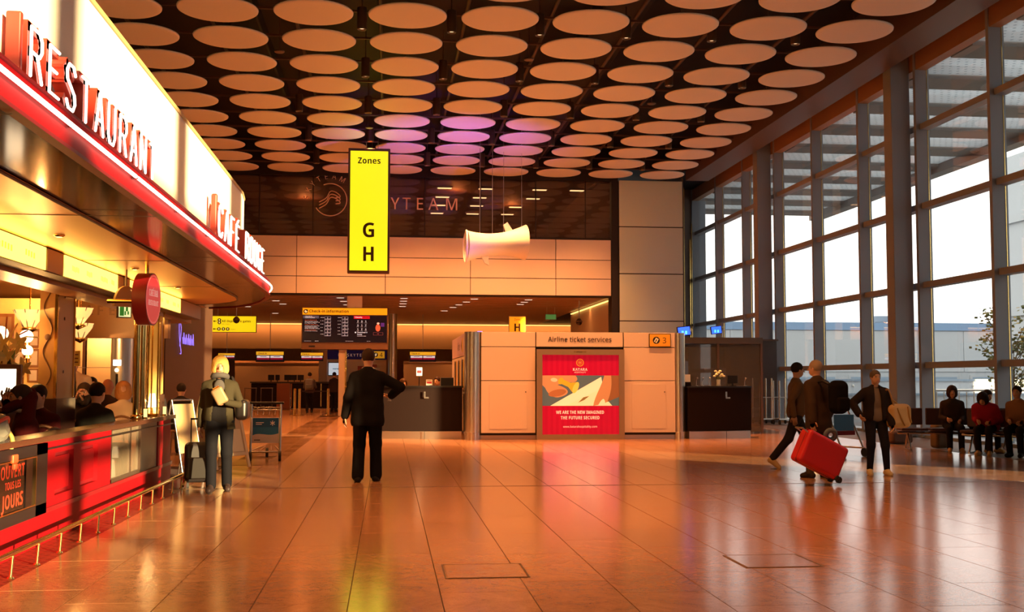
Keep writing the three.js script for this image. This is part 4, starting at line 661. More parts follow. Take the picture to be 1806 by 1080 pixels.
// ---------------------------------------------------------------- café: canopy, signs, bar front
{
  // outline of the canopy seen from above: x outward, z away from the camera, rounded far corner
  const edge = [[-1.66, 2], [-1.66, -15.6], [-1.68, -16.2], [-1.76, -16.9], [-1.92, -17.7], [-2.15, -18.5], [-2.5, -19.2], [-3.0, -19.6]];
  const flat = (pts, y0, y1) => { const s = new THREE.Shape(pts.map(([x, z]) => new THREE.Vector2(x, -z))); return new THREE.ExtrudeGeometry(s, { depth: y1 - y0, bevelEnabled: false, curveSegments: 8 }).rotateX(-Math.PI / 2).translate(0, y0, 0); };
  const gold = mat([0.72, 0.33, 0.06], 0.34, 0.7), mirror = mat([0.15, 0.065, 0.028], 0.1, 1);
  const c = thing('cafe_canopy', 'wide café canopy with red neon fascia and golden underside', 'canopy', [0, 0, 0]);
  mesh('outer_soffit', flat([...edge.map(([x, z]) => [x - 0.01, z]), [-3.05, -19.6], [-3.05, 2]], 2.62, 2.66), mirror, c);
  const inner = [[-2.22, 2], [-2.22, -15.6], [-2.2, -16.6], [-2.26, -17.3], [-2.45, -17.8], [-2.75, -18.2], [-3.05, -18.4], [-3.05, 2]];
  mesh('inner_soffit', flat(inner, 2.6, 2.622), gold, c);
  mesh('soffit_trim', tube(inner.slice(0, 7).map(([x, z]) => [x, 2.606, z]), 0.012, 90, 6, false, 0.1), M.black, c);
  for (const z of [-6.8, -9.6, -12.4, -14.9]) { const e = mesh('ceiling_spot', lathe([[0, 0], [0.03, 0], [0.045, 0.01], [0.045, 0.02], [0, 0.02]], 14).translate(-2.7, 2.585, z), M.brass, c); mesh('lamp_lens', cyl(0.022, 0.022, 0.004, -2.7, 2.583, z, 12), glow(1, 0.7, 0.3, 2), e); }
  for (const z of [-5.2, -8.4, -11.6, -14.8]) mesh('soffit_joint', bx(1.36, 0.004, 0.008, -2.36, 2.599, z), M.bronze, c);
  // red fascia swept along the outline, neon line on it
  const strip = (off, y0, y1, th) => { const p = edge.map(([x, z], i) => { const a = edge[Math.max(0, i - 1)], b = edge[Math.min(edge.length - 1, i + 1)], dx = b[0] - a[0], dz = b[1] - a[1], l = Math.hypot(dx, dz); return [x - dz / l * off, z + dx / l * off]; }); const q = p.map(([x, z], i) => { const a = edge[Math.max(0, i - 1)], b = edge[Math.min(edge.length - 1, i + 1)], dx = b[0] - a[0], dz = b[1] - a[1], l = Math.hypot(dx, dz); return [x + dz / l * th, z - dx / l * th]; }); return flat([...p, ...q.reverse()], y0, y1); };
  mesh('fascia', strip(0, 2.61, 2.8, 0.05), M.red, c);
  mesh('fascia_lip', [strip(0.012, 2.79, 2.805, 0.06), strip(0.012, 2.605, 2.625, 0.06)], M.redDark, c);
  const nl = glow(1, 0.72, 0.55, 5);
  for (let k = 0; k < 6; k++) { const z0 = 1.5 - k * 3.0, z1 = Math.max(-15.6, z0 - 2.96); mesh('neon_tube', bar([-1.63, 2.725, z0], [-1.63, 2.725, z1], 0.012, 8), nl, c); for (const zc of [z0, (z0 + z1) / 2]) mesh('neon_clip', bx(0.03, 0.02, 0.012, -1.64, 2.725, zc), M.redDark, c); }
  mesh('neon_tube', tube(edge.slice(1).map(([x, z]) => [x + 0.03, 2.725, z - 0.02]), 0.012, 40, 8), nl, c);
  areaLight([1, 0.12, 0.08], 1.5, 16, 0.03, [-1.6, 2.725, -7.5], [3, 2.3, -7.5]);
  // pale upstand behind the letters, rounded at its far end
  const up = [[-1.78, 2], [-1.78, -13.9], [-1.82, -14.4], [-1.95, -14.75], [-2.2, -14.9], [-2.6, -14.95], [-2.6, 2]];
  mesh('upstand', flat(up, 2.8, 3.66), mat([0.9, 0.87, 0.8], 0.55), c); mesh('upstand_cap', flat(up.map(([x, z]) => [x + (x > -2 ? 0.012 : 0), z]), 3.66, 3.69), mat([0.5, 0.35, 0.15], 0.5), c);
  mesh('roof', flat([[-2.6, 2], [-2.6, -14.95], [-3.0, -19.5], [-9, -19.5], [-9, 2]], 2.86, 3.0), M.bronze, c);
  // uplights on the canopy roof for the discs overhead
  const u = thing('canopy_uplight', 'row of warm uplights lying on the café canopy roof', 'uplight', [-5.4, 3.0, -10.2]);
  mesh('trough', [lim(-0.5, 0.5, 0, 0.05, -4, 4), lim(-0.5, -0.45, 0.05, 0.14, -4, 4), lim(0.45, 0.5, 0.05, 0.14, -4, 4)], M.bronze, u); mesh('lamp_panel', lim(-0.42, 0.42, 0.05, 0.065, -3.9, 3.9), glow(1, 0.5, 0.14, 1.2), u);
  areaLight([1, 0.47, 0.13], 22, 0.84, 7.8, [-5.4, 3.1, -10.2], [-5.4, 10, -10.2]);
}
// neon letters standing on the fascia
{
  const S = { R: [[[0, 0], [0, 1], [0.55, 1], [0.7, 0.86], [0.7, 0.64], [0.55, 0.5], [0.04, 0.5]], [[0.4, 0.5], [0.72, 0]]], E: [[[0.66, 0], [0, 0], [0, 1], [0.66, 1]], [[0, 0.52], [0.5, 0.52]]], S: [[[0.68, 0.84], [0.52, 1], [0.18, 1], [0.02, 0.84], [0.06, 0.64], [0.62, 0.38], [0.68, 0.18], [0.52, 0], [0.16, 0], [0, 0.16]]], T: [[[0, 1], [0.72, 1]], [[0.36, 1], [0.36, 0]]], A: [[[0, 0], [0.34, 1], [0.4, 1], [0.74, 0]], [[0.14, 0.34], [0.6, 0.34]]], U: [[[0, 1], [0, 0.2], [0.16, 0], [0.52, 0], [0.68, 0.2], [0.68, 1]]], N: [[[0, 0], [0, 1], [0.66, 0], [0.66, 1]]], C: [[[0.66, 0.82], [0.5, 1], [0.18, 1], [0, 0.8], [0, 0.2], [0.18, 0], [0.5, 0], [0.66, 0.18]]], F: [[[0, 0], [0, 1], [0.66, 1]], [[0, 0.52], [0.5, 0.52]]], 'É': [[[0.66, 0], [0, 0], [0, 0.92], [0.66, 0.92]], [[0, 0.48], [0.5, 0.48]], [[0.24, 1.0], [0.46, 1.12]]], O: [[[0.18, 0], [0, 0.2], [0, 0.8], [0.18, 1], [0.5, 1], [0.68, 0.8], [0.68, 0.2], [0.5, 0], [0.18, 0]]], G: [[[0.66, 0.82], [0.5, 1], [0.18, 1], [0, 0.8], [0, 0.2], [0.18, 0], [0.5, 0], [0.66, 0.18], [0.66, 0.45], [0.4, 0.45]]] };
  const neon = glow(1, 0.8, 0.62, 4.2), shell = mat([0.46, 0.03, 0.015], 0.45);
  function word(text, z0, step, size, label, wk) {
    const w = thing('neon_lettering', label, 'lettering', [-1.7, 2.8, z0], Math.PI / 2);   // local x runs away from the camera
    [...text].forEach((ch, i) => {
      if (ch === ' ') return; const L = new THREE.Group(); L.name = 'letter'; L.position.x = i * step; w.add(L);
      const pts = S[ch].map((st) => st.map(([a, b]) => [a * step * wk, 0.035 + b * size, 0]));
      const blocks = []; for (const st of pts) for (let k = 0; k + 1 < st.length; k++) { const [a, b] = [st[k], st[k + 1]], dx = b[0] - a[0], dy = b[1] - a[1], l = Math.hypot(dx, dy); blocks.push(new THREE.BoxGeometry(l + 0.045, 0.05, 0.07).rotateZ(Math.atan2(dy, dx)).translate((a[0] + b[0]) / 2, (a[1] + b[1]) / 2, -0.02)); }
      mesh('channel', blocks, shell, L);
      const r = size * 0.032, tubes = []; for (const st of pts) for (let k = 0; k + 1 < st.length; k++) { const a = [st[k][0], st[k][1], 0.026], b = [st[k + 1][0], st[k + 1][1], 0.026]; tubes.push(bar(a, b, r, 8)); tubes.push(ball(r, ...b, 8)); if (!k) tubes.push(ball(r, ...a, 8)); }
      mesh('neon_tube', tubes, neon, L);
    });
    return w;
  }
  word('RESTAURANT', -5.42, 0.296, 0.235, 'red channel letters with white neon reading Restaurant on canopy', 0.8);
  word('CAFÉ ROUGE', -11.35, 0.425, 0.31, 'red channel letters with white neon reading Café Rouge on canopy', 0.85);
  mesh('letter_backing', rb(0.06, 0.42, 0.05, 0, 0.21, 0, 0.02, 2), shell, scene).visible = true;
  const lb = scene.children[scene.children.length - 1]; lb.position.set(-1.7, 2.806, -11.2); tag(lb, 'red rounded end block before the shorter neon word', 'sign block');
  const la = mesh('letter_backing', rb(0.07, 0.3, 0.04, 0, 0.15, 0, 0.01, 1), shell); la.position.set(-1.72, 2.806, -5.32); tag(la, 'tall red end block before the neon word Restaurant', 'sign block');
}
// lit menu band over the bar front
{
  const b = thing('menu_band', 'band of lit yellow menu panels hanging over the bar front', 'light band', [-3.05, 2.38, 0]);
  const lit = canvas(512, 64, (g, w, h) => { g.fillStyle = '#ffe98a'; g.fillRect(0, 0, w, h); g.fillStyle = '#d9b24a'; for (const [x, l] of [[60, 60], [190, 50], [330, 70], [440, 30]]) for (let k = 0; k < l; k += 9) g.fillRect(x + k, 24 + (k % 4), 5, 16); });
  const lm = new THREE.MeshStandardMaterial({ color: lin(0.5, 0.4, 0.2), map: lit, emissiveMap: lit, emissive: lin(1, 0.74, 0.3), emissiveIntensity: 4 });
  mesh('casing', [lim(-0.22, -0.012, 0, 0.22, -18.9, 2)], M.bronze, b);
  for (const [z0, z1, on] of [[2, -2, 1], [-2.04, -6.3, 1], [-6.34, -10.45, 1], [-10.5, -11.0, 0], [-11.05, -13.15, 1], [-13.2, -13.75, 0], [-13.8, -14.2, 1], [-14.3, -15.3, 0], [-15.35, -17.05, 1], [-17.1, -18.85, 0]]) { const m = mesh(on ? 'lit_panel' : 'plain_panel', new THREE.BoxGeometry(z0 - z1, 0.2, 0.014).rotateY(Math.PI / 2).translate(-0.004, 0.11, (z0 + z1) / 2), on ? lm : M.beige, b); }
  areaLight([1, 0.5, 0.12], 5.5, 12, 0.18, [-3.03, 2.49, -6.5], [-1.5, 2.52, -6.5]);
  areaLight([1, 0.5, 0.12], 5.5, 4.5, 0.18, [-3.03, 2.49, -14.8], [-1.5, 2.52, -14.8]);
}
// bar front
{
  const b = thing('bar_front', 'red panelled café bar front with black top rail', 'bar front', [-2.95, 0, 0]);
  const P = (z0, z1, y0, y1, x0, x1, m, n, par = b) => mesh(n, lim(x0, x1, y0, y1, z0, z1), m, par);
  P(2, -16.0, 0, 0.26, -0.16, 0.0, M.red, 'plinth'); P(2, -16.0, 0.26, 0.3, -0.16, 0.02, M.redDark, 'plinth_cap');
  P(2, -16.05, 0.88, 0.93, -0.2, 0.05, mat([0.09, 0.035, 0.02], 0.2), 'top_rail'); P(-10.2, -16.0, 0.805, 0.82, -0.02, 0.03, M.black, 'dado_bead');
  P(2, -12.6, 0.3, 0.88, -0.16, -0.05, M.redDark, 'carcass'); P(-14.1, -15.9, 0.3, 0.88, -0.16, -0.05, M.redDark, 'carcass');
  // red joinery between the notice board and the glass
  for (const [z0, z1] of [[-10.2, -10.55], [-11.15, -11.4], [-12.05, -12.6]]) P(z0, z1, 0.3, 0.88, -0.05, 0.0, M.red, 'stile');
  for (const [z0, z1] of [[-10.55, -11.15], [-11.4, -12.05]]) { P(z0, z1, 0.76, 0.88, -0.05, 0.0, M.red, 'rail'); P(z0, z1, 0.3, 0.38, -0.05, 0.0, M.red, 'rail'); P(z0 - 0.06, z1 + 0.06, 0.42, 0.72, -0.05, -0.025, M.red, 'field'); }
  P(-15.05, -15.9, 0.3, 0.88, -0.05, 0.01, M.red, 'pilaster'); P(-14.1, -15.03, 0.3, 0.88, -0.05, 0.0, M.black, 'dark_panel');
  // framed glass screen
  const g = new THREE.Group(); g.name = 'glass_screen'; b.add(g);
  mesh('screen_frame', [lim(-0.06, 0.0, 0.3, 0.34, -14.1, -12.6), lim(-0.06, 0.0, 0.86, 0.9, -14.1, -12.6), lim(-0.06, 0.0, 0.3, 0.9, -12.64, -12.6), lim(-0.06, 0.0, 0.3, 0.9, -14.1, -14.06), lim(-0.04, -0.01, 0.34, 0.86, -13.62, -13.6)], mat([0.05, 0.03, 0.02], 0.3), g);
  mesh('screen_glass', lim(-0.034, -0.026, 0.34, 0.86, -14.06, -12.64), mat([0.75, 0.65, 0.5], 0.03, 0, { physical: true, transmission: 0.8, thickness: 0 }), g);
  // notice board
  const n = thing('notice_board', 'black framed café board lettered Ouvert tous les jours', 'notice board', [-2.945, 0, -8.6]);
  mesh('outer_frame', [lim(0, 0.03, 0.27, 0.36, -1.6, 2), lim(0, 0.03, 0.78, 0.87, -1.6, 2), lim(0, 0.03, 0.27, 0.87, -1.6, -1.3)], M.black, n);
  const t = canvas(640, 420, (c, w, h) => { c.fillStyle = '#20140f'; c.fillRect(0, 0, w, h); c.fillStyle = '#e0412c'; c.textAlign = 'center'; c.font = 'bold 140px sans-serif'; c.fillText('OUVERT', 540, 140, 196); c.font = 'bold 82px sans-serif'; c.fillText('TOUS LES', 544, 226, 130); c.font = 'bold 150px sans-serif'; c.fillText('JOURS', 546, 372, 170); });
  mesh('board_face', planeFace(1.9, 0.42, 0.012, 0.57, -0.1, Math.PI / 2), mat([1, 1, 1], 0.15, 0, { map: t }), n); mesh('board_edge', lim(0, 0.02, 0.36, 0.78, -1.3, -1.06), M.gloss, n);
  mesh('inner_bead', [lim(0.02, 0.034, 0.365, 0.375, -1.28, 2), lim(0.02, 0.034, 0.765, 0.775, -1.28, 2), lim(0.02, 0.034, 0.365, 0.775, -1.29, -1.275)], M.brass, n);
  mesh('clip', [rb(0.03, 0.07, 0.12, 0.03, 0.79, -0.72, 0.01, 1), rb(0.03, 0.05, 0.07, 0.035, 0.73, -0.72, 0.01, 1)], mat([0.7, 0.12, 0.04], 0.3), n);
  const bag = thing('tote_bundle', 'crumpled grey carrier bag lying on the bar rail', 'bag', [-3.05, 0.93, -9.15]);
  const bg = new THREE.IcosahedronGeometry(0.14, 4); { const p = bg.attributes.position; for (let i = 0; i < p.count; i++) { const v = V(p.getX(i), p.getY(i), p.getZ(i)), k = 1 + 0.18 * noise.noise(v.x * 14, v.y * 14, v.z * 14) + 0.1 * noise.noise(v.x * 40, v.y * 40, v.z * 40); p.setXYZ(i, v.x * k, Math.max(-0.1, v.y * k * 0.95), v.z * k * 1.35); } bg.computeVertexNormals(); bg.translate(0, 0.1, 0); }
  mesh('bag_body', bg, mat([0.3, 0.3, 0.26], 0.45), bag); mesh('flap', tube([[0.08, 0.1, -0.12], [0.12, 0.02, -0.15], [0.11, -0.08, -0.16]], 0.018, 10, 6), mat([0.7, 0.5, 0.12], 0.5), bag); mesh('bag_trim', tube([[0.1, 0.16, 0.12], [0.13, 0.19, 0.0], [0.1, 0.15, -0.1]], 0.014, 12, 6), mat([0.6, 0.1, 0.08], 0.5), bag);
}
// kick rail
{
  const r = thing('kick_rail', 'low brass kick rail on short posts along the bar front', 'rail', [-2.66, 0, 0]);
  mesh('tube', [bar([0, 0.175, 2], [0, 0.175, -15.2], 0.021, 12), tube([[0, 0.175, -15.2], [0.0, 0.17, -15.36], [0, 0.1, -15.42], [0, 0.04, -15.36], [0, 0.02, -15.26]], 0.021, 20, 10)], M.brass, r);
  for (let k = 0; k < 15; k++) { const z = -7.3 - 0.607 * (k - 1); if (z < -15.3) break; const p = mesh('post', bar([0, 0.01, z + 0.02], [0, 0.165, z - 0.02], 0.011, 8), M.brass, r); mesh('foot', cyl(0.022, 0.026, 0.012, 0, 0.006, z + 0.02, 12), M.brass, p); }
}
// round sign, posts and lantern at the corner of the bar
{
  const post = (x, z, r, l, h = 2.38) => { const p = thing('brass_post', l, 'post', [x, 0.93, z]); mesh('pole', cyl(r, r, h - 0.93, 0, (h - 0.93) / 2, 0, 20), M.brass, p); mesh('collar', lathe([[r, 0], [r + 0.03, 0.01], [r + 0.02, 0.05], [r, 0.06]], 20), M.brass, p); mesh('collar', lathe([[r, 0], [r + 0.02, 0.01], [r, 0.05]], 20).translate(0, h - 1.05, 0), M.brass, p); };
  post(-3.02, -14.1, 0.04, 'slim polished brass post on the bar beside the round sign'); post(-3.1, -14.75, 0.05, 'thick polished brass post on the bar behind the round sign'); 
  const s = thing('round_sign', 'round red café sign with white lettering on a brass post', 'sign', [-2.49, 2.24, -12.0]);
  mesh('drum', cyl(0.27, 0.27, 0.14, 0, 0, 0, 44).rotateX(Math.PI / 2), M.redDark, s);
  const t = canvas(256, 256, (g, w) => { g.fillStyle = '#d31212'; g.fillRect(0, 0, w, w); g.strokeStyle = '#f08070'; g.lineWidth = 6; g.beginPath(); g.arc(128, 128, 120, 0, 7); g.stroke(); g.fillStyle = '#ffe9dc'; g.textAlign = 'center'; g.font = 'bold 46px serif'; g.fillText('CAFÉ BAR', 128, 112, 150); g.font = 'bold 36px serif'; g.fillText('RESTAURANT', 128, 160, 170); });
  mesh('lit_face', new THREE.CircleGeometry(0.258, 44).translate(0, 0, 0.073), new THREE.MeshStandardMaterial({ map: t, emissiveMap: t, emissive: lin(1, 0.6, 0.6), emissiveIntensity: 0.5, roughness: 0.3 }), s);
  s.rotation.y = 1.48;
  mesh('arm', bar([0, -0.02, -0.07], [0, -0.02, -0.4], 0.02, 8), M.brass, s); mesh('hanger', cyl(0.02, 0.02, 0.12, 0, 0.32, 0, 12), M.brass, s);
  const ov = thing('dome_sign', 'half round brown sign hanging over the café entrance', 'sign', [-2.84, 2.2, -12.6], 0.9); mesh('plate', extrude(Array.from({ length: 17 }, (_, i) => [0.16 * Math.cos(Math.PI * i / 16), 0.22 * Math.sin(Math.PI * i / 16)]), 0.03, 0.004), mat([0.32, 0.18, 0.08], 0.4), ov); mesh('rod', bar([0, 0.21, 0.015], [0, 0.405, 0.015], 0.01, 6), M.bronze, ov);
  const ex = thing('exit_sign', 'small lit green running man exit sign under the café lintel', 'sign', [-3.03, 2.22, -13.4], 0.6); mesh('box', rb(0.16, 0.2, 0.05, 0, 0, 0, 0.006, 1), M.bronze, ex); const et = canvas(96, 120, (g, w, h) => { g.fillStyle = '#d8f0c0'; g.fillRect(0, 0, w, h); g.fillStyle = '#2a6a26'; g.fillRect(8, 8, 34, 104); g.beginPath(); g.arc(66, 30, 9, 0, 7); g.fill(); g.fillRect(56, 42, 18, 34); g.fillRect(46, 76, 12, 30); g.fillRect(70, 76, 12, 26); }); mesh('lit_face', planeFace(0.14, 0.18, 0, 0, 0.027), new THREE.MeshStandardMaterial({ map: et, emissiveMap: et, emissive: lin(1, 1, 0.8), emissiveIntensity: 0.9 }), ex); mesh('rod', bar([0, 0.1, 0], [0, 0.39, 0], 0.01, 6), M.bronze, ex);
  const l = thing('display_lantern', 'tall glazed display case with glowing lamp on the bar end', 'display case', [-3.05, 0.93, -15.2]);
  mesh('case_frame', [bx(0.3, 0.04, 0.3, 0, 0.02, 0), bx(0.34, 0.06, 0.34, 0, 1.28, 0), ...[[-1, -1], [1, -1], [-1, 1], [1, 1]].map(([a, b]) => bx(0.03, 1.25, 0.03, a * 0.135, 0.64, b * 0.135)), bx(0.03, 1.2, 0.02, 0.0, 0.64, 0.135)], M.brass, l);
  mesh('back_panel', [bx(0.26, 1.2, 0.01, 0, 0.64, -0.13)], mat([0.75, 0.6, 0.25], 0.4), l); mesh('lamp_shade', lathe([[0.06, 0.3], [0.11, 0.12], [0.105, 0.12], [0.055, 0.3]], 20), glow(1, 0.82, 0.5, 3.2), l); mesh('lamp_stem', cyl(0.012, 0.03, 0.12, 0, 0.08, 0, 12), M.brass, l);
  mesh('case_glass', [bx(0.24, 1.2, 0.004, 0, 0.64, 0.14), bx(0.004, 1.2, 0.24, 0.14, 0.64, 0)], M.glass, l);
  l.scale.set(0.55, 1, 0.55);
  point([1, 0.55, 0.18], 3, [-3.05, 1.13, -15.2], 3);
  const cp = thing('candle_lamp', 'short glowing candle lamp standing on the bar rail', 'lamp', [-2.97, 0.93, -14.4], 0, 'candle lamps on the bar rail'); mesh('base', cyl(0.03, 0.035, 0.02, 0, 0.01, 0, 14), M.brass, cp); mesh('flame_glass', cyl(0.022, 0.022, 0.1, 0, 0.07, 0, 14), glow(1, 0.7, 0.25, 1.6), cp); copyOf(cp, [-2.97, 0.93, -15.6]);
}
// ---------------------------------------------------------------- café interior
{
  const wallM = mat([0.62, 0.4, 0.18], 0.5), lintelM = mat([0.3, 0.13, 0.05], 0.35);
  struct('wall_cafe_back', [lim(-9.2, -9.0, 0, 2.9, -19.5, 2), lim(-9, -7.4, 0, 2.9, -19.5, -19.3), lim(-9.2, -3.4, 0, 2.9, 1.8, 2)], wallM);
  struct('ceiling_cafe', [lim(-9, -3.05, 2.62, 2.8, -19.5, 2)], mat([0.34, 0.16, 0.06], 0.35));
  struct('trim_2', [lim(-3.6, -3.27, 2.34, 2.62, -19.3, 2)], lintelM);
  // lintel across the room with painted letters
  const li = struct('trim_3', lim(-8.8, -3.4, 2.05, 2.62, -18.2, -18), lintelM);
  [...'CAFÉ R'].forEach((ch, i) => { if (ch !== ' ') mesh('letter', new TextGeometry(ch, { font: sansBold, size: 0.15, depth: 0.01, curveSegments: 5 }).translate(-4.83 + i * 0.175, 2.4, -18), M.wood, li); });
  // metal clad service block with vertical panels
  const k = thing('kitchen_block', 'block of tall brushed golden metal panels at the back of the café', 'kitchen front', [-6.2, 0, -21.5]);
  const br = [mat([0.62, 0.4, 0.22], 0.3, 0.8), mat([0.56, 0.36, 0.2], 0.34, 0.8)];
  for (let i = 0; i < 6; i++) mesh('panel', lim(-1.9 + i * 0.52, -1.9 + i * 0.52 + (i % 2 ? 0.5 : 0.44), 0, 2.4, -0.2, 0), br[i % 2], k);
  mesh('corner_column', cyl(0.2, 0.2, 2.4, 1.3, 1.2, -0.1, 24), M.satin, k); mesh('joint', lim(-1.9, 1.2, 1.62, 1.63, -0.01, 0.004), M.bronze, k);
  spot([1, 0.5, 0.16], 26, [-5.6, 2.43, -19.4], [-5.8, 0.9, -21.6], 0.9, 0.8, 3);
  { const sp = thing('kitchen_spot', 'small brass spotlight over the golden kitchen panels', 'spotlight', [-5.6, 2.5, -19.35]); mesh('can', cyl(0.05, 0.05, 0.1, 0, 0.0, 0, 14), M.brass, sp); mesh('lamp_lens', cyl(0.04, 0.04, 0.006, 0, -0.053, 0, 14), glow(1, 0.6, 0.25, 2), sp); mesh('rod', bar([0, 0.05, 0], [0, 0.125, 0], 0.01, 6), M.brass, sp); }
  // pillars with painted scrolls and brass edges
  function pillar(x0, x1, z0, z1, label) {
    const p = thing('painted_pillar', label, 'pillar', [(x0 + x1) / 2, 0, (z0 + z1) / 2]); const w = x1 - x0, d = z0 - z1;
    mesh('shaft', bx(w, 1.42, d, 0, 1.91, 0), mat([0.42, 0.23, 0.08], 0.45), p); mesh('base', bx(w + 0.06, 1.2, d + 0.06, 0, 0.6, 0), mat([0.05, 0.02, 0.015], 0.3), p);
    for (const [a, b] of [[w / 2, d / 2], [w / 2, -d / 2]]) mesh('brass_edge', bx(0.03, 1.38, 0.03, a, 1.9, b), M.brass, p);
    const scroll = (f) => { const q = []; for (let i = 0; i <= 22; i++) { const t = i / 22; q.push(f(0.045 * Math.sin(t * 14), 1.35 + 1.1 * t)); } return tube(q, 0.006, 60, 5); };
    const sm = mat([0.12, 0.05, 0.02], 0.6); mesh('scroll', scroll((a, y) => [a, y, d / 2 + 0.003]), sm, p); mesh('rosette', new THREE.IcosahedronGeometry(0.035, 1).scale(1, 1, 0.2).translate(0, 1.88, d / 2 + 0.004), sm, p);
    for (const y of [1.5, 2.1, 2.35]) mesh('rosette', new THREE.IcosahedronGeometry(0.02, 1).scale(0.3, 1, 1).translate(w / 2 + 0.004, y, 0.05), sm, p);
  }
  pillar(-3.84, -3.66, -13.0, -13.7, 'painted café pillar with scrollwork and brass edges beside the seated diners'); pillar(-3.5, -3.22, -16.2, -16.7, 'painted café pillar with brass edge behind the display case');
  // bowl wall lamps
  function bowl(x, y, z, label) { const b = thing('bowl_lamp', label, 'lamp', [x, y, z]); mesh('lamp_shade', lathe([[0.07, 0], [0.16, 0.13], [0.19, 0.2], [0.18, 0.2], [0.15, 0.13], [0.06, 0.01]], 8), glow(1, 0.62, 0.2, 1.1), b); mesh('ribs', Array.from({ length: 8 }, (_, i) => { const a = i * Math.PI / 4; return bar([0.07 * Math.cos(a), 0, 0.07 * Math.sin(a)], [0.19 * Math.cos(a), 0.2, 0.19 * Math.sin(a)], 0.007, 5); }), M.bronze, b); mesh('cup', lathe([[0, -0.08], [0.04, -0.06], [0.1, -0.03], [0.07, 0], [0, 0]], 16), M.brass, b); mesh('stem', bar([0, 0, 0], [0, 2.62 - y, 0], 0.008, 6), M.brass, b); point([1, 0.46, 0.11], 3.6, [x, y + 0.24, z], 4); }
  bowl(-4.22, 2.03, -13.9, 'ribbed amber glass bowl lamp beside the framed pictures'); bowl(-3.93, 2.12, -14.9, 'ribbed amber glass bowl lamp behind the brass edged pillar'); bowl(-4.32, 2.0, -16.5, 'low ribbed amber glass bowl lamp near the golden panels'); bowl(-5.6, 2.1, -9.6, 'ribbed amber glass bowl lamp deep in the café');
  // partition with framed pictures behind the flowers
  const pw = thing('picture_partition', 'cream café partition hung with small framed pictures', 'partition', [-4.6, 0, -14.4]); mesh('panel', lim(-1.6, 0.42, 1.05, 2.4, -0.06, 0.06), mat([0.72, 0.5, 0.22], 0.5), pw); mesh('base', lim(-1.6, 0.42, 0, 1.05, -0.08, 0.08), mat([0.06, 0.025, 0.015], 0.35), pw);
  for (const [x, y, w, h, l] of [[0.31, 1.91, 0.12, 0.23, 0], [0.31, 1.67, 0.12, 0.23, 0], [0.31, 1.46, 0.12, 0.17, 0], [0.14, 1.67, 0.12, 0.2, 0], [0.14, 1.44, 0.12, 0.16, 0], [-0.04, 2.06, 0.22, 0.3, 1]]) { const f = thing('framed_picture', 'small dark framed picture on the cream café partition', 'picture', [-4.6 + x, y, -14.33], 0, 'pictures on the café partition'); mesh('frame', rb(w, h, 0.02, 0, 0, 0, 0.004, 1), M.wood, f); mesh('print', planeFace(w * 0.72, h * 0.74, 0, 0, 0.012), mat(l ? [0.25, 0.15, 0.08] : [0.5, 0.42, 0.4], 0.4), f); }
  for (const [x, y, z, r, l] of [[-4.1, 1.9, -13.4, 0.075, 'glowing white globe lamp above the lilies'], [-4.09, 1.74, -13.42, 0.06, 'small glowing shade under the globe lamp'], [-4.25, 1.92, -13.0, 0.08, 'large glowing globe lamp at the café counter']]) { const g = thing('globe_lamp', l, 'lamp', [x, y, z]); mesh('lamp_globe', ball(r, 0, 0, 0, 18), glow(1, 0.82, 0.5, 4), g); mesh('fitting', [cyl(0.03, 0.045, 0.05, 0, -r, 0, 12), bar([0, -r, 0], [0, -r - 0.3, -0.05], 0.01, 6)], M.brass, g); point([1, 0.5, 0.14], 2.2, [x + 0.16, y, z + 0.12], 3); }
  // counter with flowers and a lit menu box
  const ct = thing('cafe_counter', 'dark wooden café counter carrying the flowers', 'counter', [-4.64, 0, -12.4]); mesh('front', rb(1.5, 1.08, 0.6, 0, 0.54, 0, 0.02, 1), M.wood, ct); mesh('counter_top', rb(1.6, 0.05, 0.72, 0, 1.105, 0, 0.01, 1), mat([0.3, 0.14, 0.05], 0.3), ct);
  const mb = thing('menu_box', 'small white lit menu box in a dark frame on the counter', 'menu box', [-3.9, 1.13, -12.2]); mesh('frame', rb(0.26, 0.44, 0.06, 0, 0.22, -0.01, 0.01, 1), M.wood, mb); mesh('lit_face', planeFace(0.17, 0.34, 0, 0.22, 0.023), glow(1, 0.85, 0.55, 2.4), mb);
  const fl = thing('lily_arrangement', 'large arrangement of yellow lilies and red stems on the counter', 'flowers', [-4.02, 1.13, -12.45]);
  mesh('vase', lathe([[0, 0], [0.1, 0], [0.13, 0.1], [0.09, 0.3], [0.12, 0.38], [0.1, 0.38], [0.07, 0.3], [0, 0.05]], 18), M.gloss, fl);
  const petal = extrude([[0, 0], [0.028, 0.05], [0.02, 0.11], [0, 0.15], [-0.02, 0.11], [-0.028, 0.05]], 0.004).rotateX(0.6), lilyM = mat([0.9, 0.72, 0.25], 0.6), leafM = mat([0.06, 0.1, 0.02], 0.6), redM = mat([0.45, 0.08, 0.03], 0.6);
  for (const [x, y, z] of [[0.06, 0.52, 0.14], [0.22, 0.4, 0.1], [-0.12, 0.5, 0.12], [-0.02, 0.66, 0.05], [-0.24, 0.6, 0.05], [0.14, 0.66, 0.0]]) { const pts = []; for (let i = 0; i < 6; i++) pts.push(petal.clone().rotateZ(i * Math.PI / 3).translate(x, y, z)); const f = mesh('lily', pts, lilyM, fl); mesh('stem', bar([0, 0.3, 0], [x, y, z], 0.006, 5), leafM, f); }
  for (let i = 0; i < 14; i++) { const a = i * 2.4, r = 0.1 + (i % 4) * 0.05; mesh('leaf', extrude([[0, 0], [0.03, 0.12], [0, 0.3], [-0.03, 0.12]], 0.004).rotateX(0.5 + (i % 3) * 0.25).rotateY(a).translate(Math.cos(a) * 0.05, 0.34, Math.sin(a) * 0.05), leafM, fl); }
